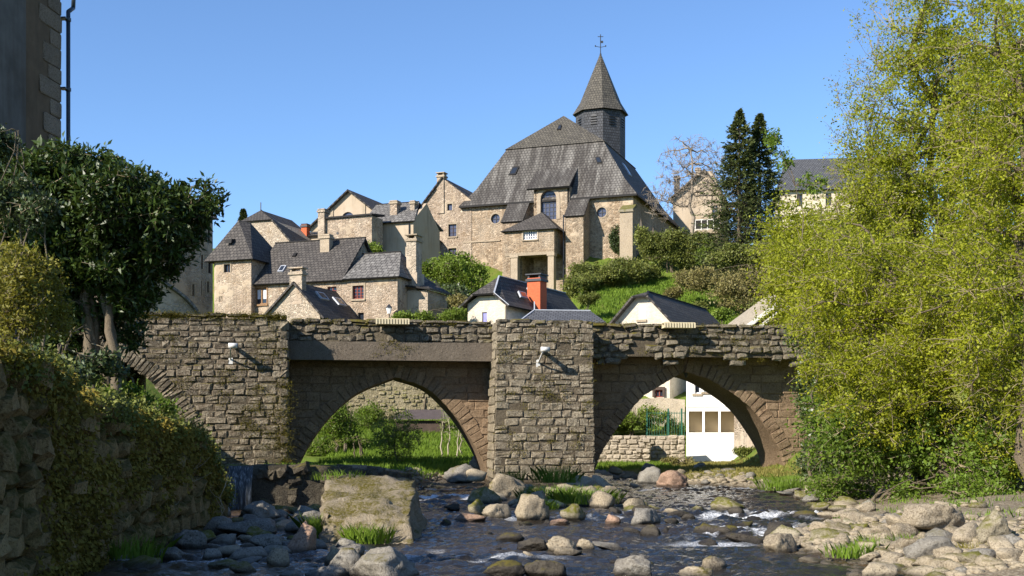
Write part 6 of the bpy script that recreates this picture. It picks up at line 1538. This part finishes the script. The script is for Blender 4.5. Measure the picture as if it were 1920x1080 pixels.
# conifers, bare tree
def conifer(px, pt, pb, w, Y, seed, label, group):
    rng = np.random.default_rng(seed); top = np.array(PX(px, pt, Y)); b_ = np.array(PX(px, pb, Y)); Hh = top[2]-b_[2]; rw_ = w*Y/FPX
    t = thing('conifer', label, 'tree', tuple(b_), 0, group)
    V, Q = tubes(np.array([[(0, 0, -.5), (0, 0, Hh*.5), (0, 0, Hh*.99)]]), np.array([[.25, .15, .02]]), 7); link('trunk', mesh_np('trunk', V, [Q], MAT['bark']), t)
    nb = 760; f = rng.uniform(.0, 1, nb); a = rng.uniform(0, 2*np.pi, nb)
    r = rw_*(1-f)**.95*rng.uniform(.5, 1.25, nb)*(1+.4*vnoise(a*1.1, f*6, seed))+.03+.3*rng.uniform(0, 1, nb)**4*(1-f)
    S = np.stack([0*f, 0*f, f*Hh], 1); Ed = S+np.stack([np.cos(a)*r, np.sin(a)*r, r*rng.uniform(-.45, .35, nb)], 1)
    L = curve(S, Ed, 5, rng, -.10, .05); V, Q = tubes(L, np.linspace(.025, .006, 5)[None]*np.ones((nb, 1)), 3); link('branch', mesh_np('branch', V, [Q], MAT['bark']), t)
    lp = 36; i = np.repeat(np.arange(nb), lp); s = rng.uniform(.3, 1.05, nb*lp)*4; j = np.clip(s.astype(int), 0, 3); q = (s-j)[:, None]
    P = L[i, j]*(1-q)+L[i, j+1]*q; Dd = L[i, j+1]-L[i, j]; Dd /= np.linalg.norm(Dd, axis=1, keepdims=True)
    P = P+rng.normal(size=P.shape)*np.array([.10, .10, .07])*(1.1-f[i])[:, None]; Dd = Dd+rng.normal(size=Dd.shape)*.4; Dd[:, 2] -= .25
    V, Q = leaf_quads(P, Dd, .27, rng, .32, .4); link('crown', mesh_np('crown', V, [Q], MAT['leaf_yew'], False, rng.uniform(0, 1, len(Q))), t)
conifer(1386, 206, 520, 100, 108, 71, 'taller left one of the two dark conifers right of the church', 'dark conifers')
conifer(1424, 212, 520, 88, 110, 72, 'right one of the two dark conifers, nearest the long grey roof', 'dark conifers')
conifer(456, 394, 450, 14, 150, 73, 'tip of a far conifer peeping over the turret house', None)
tree('bare_tree', 'leafless pale tree between the church and the conifers', 'tree', gb(1300, 430, 114), [E(1298, 322, 114, 72, 76, 3.4), E(1245, 372, 114, 45, 46, 2.2), E(1340, 340, 114, 34, 56, 2)], 'leaf_brush', (24, 260, 2600), 0, .1, .24, bark='twig_grey', twig='twig_grey', seed=74, twig_r=.022, sag=-.05)

# shrubs on the church hill and in the village
HB = 'shrubs on the church hill'
bush('round_bush', 'big rounded yellow-green bush below the tall gable house', 850, 590, 98, [E(845, 512, 98, 46, 42, 2), E(885, 530, 98, 38, 36, 2), E(815, 505, 99, 26, 26, 1.5)], 'leaf_hedge', (12, 120, 1500), 14, .2, 81, spread=.2, trunk_r=.1, twig_r=.015)
bush('round_bush', 'dark shrub at the lower left of the rounded yellow-green bush', 850, 590, 93, [E(835, 562, 93, 42, 34, 2), E(885, 570, 92, 30, 28, 1.5)], 'leaf_ivy', (10, 80, 900), 14, .2, 82, spread=.2)
bush('clipped_hedge', 'bright green clipped hedge behind the bridge between the stone house and the white house', 790, 605, 74, [E(778, 596, 74, 40, 11, .8), E(838, 594, 74, 22, 11, .8), E(860, 590, 74, 14, 12, .6)], 'leaf_hedge', (8, 60, 900), 12, .12, 83, spread=.09)
bush('garden_shrub', 'brown-green shrub left of the white gable house', 850, 590, 84, [E(868, 568, 84, 28, 14, 1)], 'leaf_brush', (6, 40, 400), 12, .14, 84, spread=.1)
bush('wall_bush', 'small bush behind the ridge of the stone house', 700, 480, 97, [E(697, 467, 97, 26, 12, 1)], 'leaf_hedge', (6, 30, 320), 12, .16, 85, spread=.12)
bush('ivy_mound', 'broad dark green mound of ivy at the foot of the church wall', 1140, 540, 110, [E(1140, 516, 109, 70, 30, 2.2), E(1190, 508, 110, 50, 30, 2), E(1095, 530, 107, 36, 24, 1.8), E(1072, 545, 105, 22, 20, 1.5)], 'leaf_olive', (14, 120, 2600), 14, .2, 86, spread=.18)
bush('ivy_hedge', 'tall ivy covered bank right of the church corner', 1255, 520, 113, [E(1235, 470, 113, 48, 42, 1.6), E(1290, 468, 113, 46, 40, 1.6), E(1210, 448, 113, 22, 26, 1)], 'leaf_olive', (14, 120, 2000), 14, .19, 87, spread=.18)
bush('yellow_bush', 'bright yellow-green bush beneath the balcony', 1330, 500, 112, [E(1325, 470, 112, 26, 32, 1.2)], 'leaf_hedge', (8, 50, 600), 14, .18, 88, spread=.15)
bush('conifer_skirt', 'dull brown-green shrubs at the foot of the conifers', 1400, 520, 104, [E(1395, 488, 104, 70, 32, 2), E(1465, 470, 102, 40, 50, 2)], 'leaf_olive', (10, 80, 1200), 14, .2, 89, spread=.18)
bush('bramble_slope', 'wide patch of dry brambles on the slope above the white barn', 1390, 570, 92, [E(1390, 555, 93, 90, 42, 3), E(1450, 520, 96, 70, 36, 3), E(1340, 530, 98, 60, 26, 2.5), E(1290, 525, 101, 40, 14, 2)], 'leaf_brush', (18, 160, 2600), 14, .19, 90, spread=.2, stems=8)
bush('bramble_slope', 'yellow-green scrub between the brambles and the bright trees', 1500, 560, 80, [E(1480, 560, 80, 60, 50, 2), E(1430, 590, 76, 40, 24, 1.5)], 'leaf_olive', (12, 90, 1400), 14, .17, 91, spread=.18)
bush('wall_ivy', 'narrow ivy climbing the church wall by the corner buttress', 1155, 490, 118.2, [E(1154, 445, 116.3, 12, 36, .25)], 'leaf_ivy', (4, 30, 260), 12, .16, 92, spread=.08)

# through the arches
bush('arch_bush', 'dense green bush at the left beyond the left arch', 640, 850, 64, [E(640, 800, 65, 46, 55, 1.6), E(600, 840, 62, 34, 26, 1.2), E(690, 790, 72, 30, 40, 1.5)], 'leaf_fresh', (14, 120, 1500), 14, .12, 101, spread=.12)
bush('arch_bush', 'dark conical shrub below the mossy terrace wall', 690, 800, 78, [E(690, 755, 79, 22, 36, 1), E(710, 790, 77, 26, 26, 1.2)], 'leaf_ivy', (8, 60, 800), 14, .15, 102, spread=.1)
tree('young_tree', 'young leafing tree with a thin straight trunk in the middle of the left arch', 'tree', gb(745, 870, 57), [E(745, 815, 57, 50, 52, 1.2)], 'leaf_hedge', (16, 110, 620), 8, .085, .05, seed=103, twig_r=.007, spread=.06)
for i, (px, pt, Y_, lb) in enumerate(((828, 775, 60, 'leftmost pale slender stem beyond the left arch'), (838, 770, 61, 'second pale slender stem beyond the left arch'), (856, 778, 60, 'third pale slender stem beyond the left arch'), (866, 785, 61, 'rightmost pale slender stem beside the right leg of the left arch'))):
    tree('slender_tree', lb, 'tree', gb(px, 865, Y_), [E(px+4, (pt+830)//2-10, Y_, 12, 42, .5)], 'leaf_hedge', (5, 14, 60), 3, .08, .045, seed=105+i, bark='bark_pale', twig='bark_pale', twig_r=.008, top=2+(CY-pt)/FPX*Y_)
bush('fallen_branches', 'pale fallen branch lying in the bushes beyond the left arch', 680, 830, 60, [E(670, 825, 60, 30, 10, .5)], 'leaf_fresh', (4, 10, 60), 6, .1, 110, cat='fallen branch')
bush('terrace_shrub', 'yellow-green shrubs on the terrace behind the low coursed wall', 1180, 815, 66.5, [E(1180, 790, 66.6, 45, 26, .9), E(1225, 785, 66.8, 30, 30, .7), E(1265, 800, 67, 22, 18, .5), E(1140, 800, 66, 20, 20, .8)], 'leaf_hedge', (12, 90, 1100), 12, .11, 111, spread=.1)
bush('dry_bush', 'brown dry shrub at the left foot of the white building', 1290, 880, 61, [E(1295, 868, 61, 14, 16, .5), E(1250, 868, 61, 30, 10, .5)], 'leaf_brush', (6, 30, 260), 10, .1, 112, spread=.06)

# grasses
def blades(name, fx, n, h, w, mat, seed, cond=None):
    r = np.random.default_rng(seed); P = fx(r, n); z = zter(P[:, 0], P[:, 1]); ok = z > .02 if cond is None else cond(P, z); P, z = P[ok], z[ok]; n = len(P)
    hh = r.uniform(.5, 1.2, n)*h; a = r.uniform(0, 6.28, n); ln = r.normal(size=(n, 2))*.35*hh[:, None]
    B = np.stack([P[:, 0], P[:, 1], z-.03], 1); wv = np.stack([np.cos(a), np.sin(a), 0*a], 1)*w
    T = B+np.stack([ln[:, 0], ln[:, 1], hh], 1); Mid = B+np.stack([ln[:, 0]*.3, ln[:, 1]*.3, hh*.55], 1)
    V = np.stack([B-wv, B+wv, Mid+wv*.7, T, Mid-wv*.7], 1).reshape(-1, 3)
    o = link(name, mesh_np(name, V, [np.arange(5*n).reshape(n, 5)], MAT[mat], False, r.uniform(0, 1, n))); o['kind'] = 'stuff'
U = lambda x0, x1, y0, y1: (lambda r, n: np.stack([r.uniform(x0, x1, n), r.uniform(y0, y1, n)], 1))
blades('grass', U(-9.5, -1.0, 44, 84), 42000, .28, .018, 'grass', 201, lambda P, z: (z > .12) & (z < 4))
blades('grass', U(3.5, 12, 46, 66), 26000, .16, .016, 'grass_dry', 202, lambda P, z: (z > .12) & (P[:, 0] > np.interp(P[:, 1], TY, TR)+.9))
blades('grass', U(3.0, 8, 55, 64), 9000, .25, .018, 'grass', 208, lambda P, z: z > .15)
blades('grass', U(3, 24, 86, 112), 60000, .3, .04, 'grass', 203, lambda P, z: fbm(P[:, 0]*.15, P[:, 1]*.15, 0, 2, 5) > -.25)
blades('grass', U(-9.5, -6.5, 17, 30), 9000, .28, .012, 'grass', 204, lambda P, z: z > .6)
blades('grass', U(7.5, 13, 17, 30), 5000, .16, .010, 'grass', 205, lambda P, z: (fbm(P[:, 0]*.8, P[:, 1]*.8, 0, 2, 6) > .1) & (z > .1))
def tuft(px, py, Y, zb, n, r_, h, label, seed, mat='grass', name='grass_tuft', w=.010):
    rg = np.random.default_rng(seed); p = PX(px, py, Y); a = rg.uniform(0, 6.28, n); rr = r_*np.sqrt(rg.uniform(0, 1, n))
    B = np.stack([np.cos(a)*rr*1.5, np.sin(a)*rr, 0*a-.03], 1); hh = h*rg.uniform(.5, 1.2, n); ln = rg.normal(size=(n, 2))*.35*hh[:, None]+np.stack([np.cos(a), np.sin(a)], 1)*.25*hh[:, None]
    wv = np.stack([np.cos(a+1.5), np.sin(a+1.5), 0*a], 1)*w; T = B+np.stack([ln[:, 0], ln[:, 1], hh], 1); Mid = B+np.stack([ln[:, 0]*.35, ln[:, 1]*.35, hh*.6], 1)
    V = np.stack([B-wv, B+wv, Mid+wv*.7, T, Mid-wv*.7], 1).reshape(-1, 3)
    o = link(name, mesh_np(name, V, [np.arange(5*n).reshape(n, 5)], MAT[mat], False, rg.uniform(0, 1, n)), None, (p.x, p.y, p.z if zb is None else zb)); tag(o, label, 'grass tuft')
tuft(690, 1015, 21.3, None, 420, .30, .34, 'lush grass tuft growing at the front foot of the mossy block', 301)
tuft(596, 1000, 22.5, .0, 260, .16, .45, 'tall weed tuft at the left side of the mossy block', 302)
tuft(1040, 950, 33, .12, 700, .75, .40, 'bright grass patch on the left half of the stony islet', 303)
tuft(1100, 955, 32, .10, 600, .6, .38, 'bright grass patch on the right half of the stony islet', 304)
tuft(1045, 920, 39.5, .35, 400, .6, .55, 'weeds at the foot of the middle pier', 305)
tuft(1010, 985, 30.3, .02, 260, .35, .30, 'grass fringe at the front edge of the islet', 306)
tuft(1480, 940, 39, .12, 500, .7, .5, 'grass tuft at the right arch springing by the water', 307)
tuft(1835, 1075, 17.5, .12, 420, .22, .26, 'dry grass tuft among stones at the lower right', 308, 'grass_dry')
tuft(1655, 1035, 19, .12, 300, .35, .25, 'low grass among the pale stones of the right shore', 309)
tuft(30, 1070, 16.5, 0.0, 420, .4, .6, 'fern-like grass at the lower left corner', 310)
tuft(230, 1060, 18.4, 0.0, 420, .5, .4, 'shaded grass at the foot of the bank wall', 311)
tuft(640, 893, 25.5, 1.0, 120, .5, .22, 'sparse grass along the back edge of the mossy block', 312)
tuft(960, 905, 42.5, .2, 200, .3, .5, 'weeds at the left foot of the middle pier', 313)

# creeping plants and moss
def creeper(name, parent, pts, nrm, size, mat, seed, droop=.5, aspect=.6):
    rg = np.random.default_rng(seed); n = len(pts); D = rg.normal(size=(n, 3))*.6; D[:, 2] -= droop; D += np.array(nrm)*.35
    V, Q = leaf_quads(np.asarray(pts), D, size, rg, aspect, .3); o = link(name, mesh_np(name, V, [Q], MAT[mat], False, rg.uniform(0, 1, n)), parent); o['kind'] = 'stuff'; return o
rg = np.random.default_rng(77)
n = 60000; U_ = rg.uniform(-3.5, ub, n); Z_ = rg.uniform(-.1, 3.1, n); tp = np.array(bank_top(BW.Y0-U_*BW.s)); dn = fbm(U_*.8, Z_*.8, 0, 4, 91)+.55*np.exp(-((tp-Z_)/.5)**2)
k = (Z_ < tp+.08) & (dn > .10+rg.uniform(0, .3, n)); creeper('creeping_moss', bank, np.stack([U_, rg.uniform(-.28, -.05, n), Z_], 1)[k], (0, -1, 0), .07, 'leaf_moss', 78, .7)
n = 26000; U_ = rg.uniform(-3.5, ub, n); tp = np.array(bank_top(BW.Y0-U_*BW.s)); Z_ = tp+rg.normal(0, .14, n)-.05
k = fbm(U_*1.2, 0*U_, 0, 3, 15) > -.25; creeper('wall_top_plants', bank, np.stack([U_, rg.uniform(-.35, .6, n), Z_], 1)[k], (0, -.4, .3), .06, 'leaf_olive', 79, .1)
def moss_patches(parent, spots, seed, per=110, r_=.13, size=.032):
    rg = np.random.default_rng(seed); P = []
    for (u, v, z), s in spots:
        m_ = int(per*s); P.append(np.array([u, v, z])+rg.normal(size=(m_, 3))*np.array([r_*s*1.3, .02, r_*s*.6]))
    return creeper('moss', parent, np.concatenate(P), (0, -1, .4), size, 'leaf_moss_bright', seed, 0.0, .8)
sp_ = []
for i in range(150):
    u = rg.uniform(BR.u(300, 0), ul); z = rg.uniform(zfoot, ZTOP)
    if f0(u, z) and fbm(u*.7, z*.7, 0, 3, 3) > -.05: sp_.append(((u, -.07, z), rg.uniform(.4, 1.2)))
for i in range(26): sp_.append(((ul-rg.uniform(0, .25), -.08, rg.uniform(zfoot, zfoot+3.2)), rg.uniform(.6, 1.4)))
for i in range(60):
    u = rg.uniform(ur, ur2); z = rg.uniform(.6, zpt); sp_.append(((u, -.09-.04*(zpt-z)/zpt, z), rg.uniform(.4, 1.0)))
for i in range(90): sp_.append(((rg.uniform(BR.u(230, 0), ul), -.05, ZTOP+rg.uniform(0, .12)), rg.uniform(.4, 1.1)))
for i in range(60): sp_.append(((rg.uniform(ul, BR.u(1600, VP)), VP-.03, ZTOP+rg.uniform(-.02, .07)), rg.uniform(.3, .9)))
for i in range(26): sp_.append(((rg.uniform(ur2, BR.u(1500, VP)), VP-.04, rg.uniform(zb3-.2, zb3+1.0)), rg.uniform(.5, 1.3)))
for i in range(10): sp_.append(((rg.uniform(BR.u(700, VP), BR.u(770, VP)), VP-.06, rg.uniform(zb2, zb1)), rg.uniform(.4, .9)))
moss_patches(bridge, sp_, 80)
bush('bank_shrub', 'small shrub at the foot of the grey annexe under the right arch', 1405, 856, 62, [E(1400, 850, 62, 24, 14, .5)], 'leaf_olive', (5, 30, 260), 12, .10, 121, spread=.07)
tuft(1600, 1060, 18.2, .1, 200, .3, .22, 'green tuft at the waterline below the broad mossy boulder', 320)
tuft(1720, 1040, 18.9, .15, 260, .35, .25, 'green tuft among stones in front of the huge tan boulder', 321)
tuft(1790, 1015, 20.2, .3, 260, .4, .25, 'weeds at the right foot of the huge tan boulder', 322, 'grass_dry')
for i, (px, py, Y_, rx, lf, lb) in enumerate(((1105, 560, 98, 20, 'leaf_olive', 'small dull shrub on the grass slope right of the red chimney'), (1180, 572, 96, 14, 'leaf_hedge', 'low bright shrub on the grass slope above the left end of the white barn roof'),
    (1262, 548, 100, 18, 'leaf_brush', 'dry low shrub on the grass slope above the white barn ridge'), (1310, 575, 94, 18, 'leaf_olive', 'dull shrub on the grass slope above the white barn roof end'), (1355, 590, 88, 16, 'leaf_hedge', 'bright scrub at the lower right of the grass slope'))):
    bush('slope_shrub', lb, px, py+8, Y_, [E(px, py, Y_, rx, rx*.5, .7)], lf, (5, 30, 260), 12, .16, 130+i, spread=.14)
sp('tree standing furthest back at the right frame edge, mostly hidden by the nearer ones', gb(1990, 900, 46), [E(1960, 330, 46, 110, 170, 2.6), E(2000, 560, 46, 140, 150, 2.6), E(1900, 650, 46, 100, 120, 2.2)], (20, 240, 1500), 151, 'leaf_fresh', lsize=.15, trunk_r=.2, stems=2, lpt=16)
sp('broad tree on the rising ground right of the nearest bright tree', gb(2150, 950, 38), [E(2110, 400, 38, 150, 200, 2.8), E(2200, 600, 38, 150, 160, 2.8), E(2050, 720, 36, 120, 120, 2.2)], (20, 240, 1500), 152, 'leaf_spring', lsize=.13, trunk_r=.2, stems=2, lpt=16)
bush('bank_shrub', 'undergrowth on the rising right bank beside the nearest bright tree', 2060, 960, 30, [E(2020, 860, 31, 120, 70, 1.5), E(2150, 820, 34, 130, 80, 1.8), E(2000, 920, 27, 90, 45, 1.0)], 'leaf_fresh', (10, 90, 900), 12, .13, 153, spread=.12)
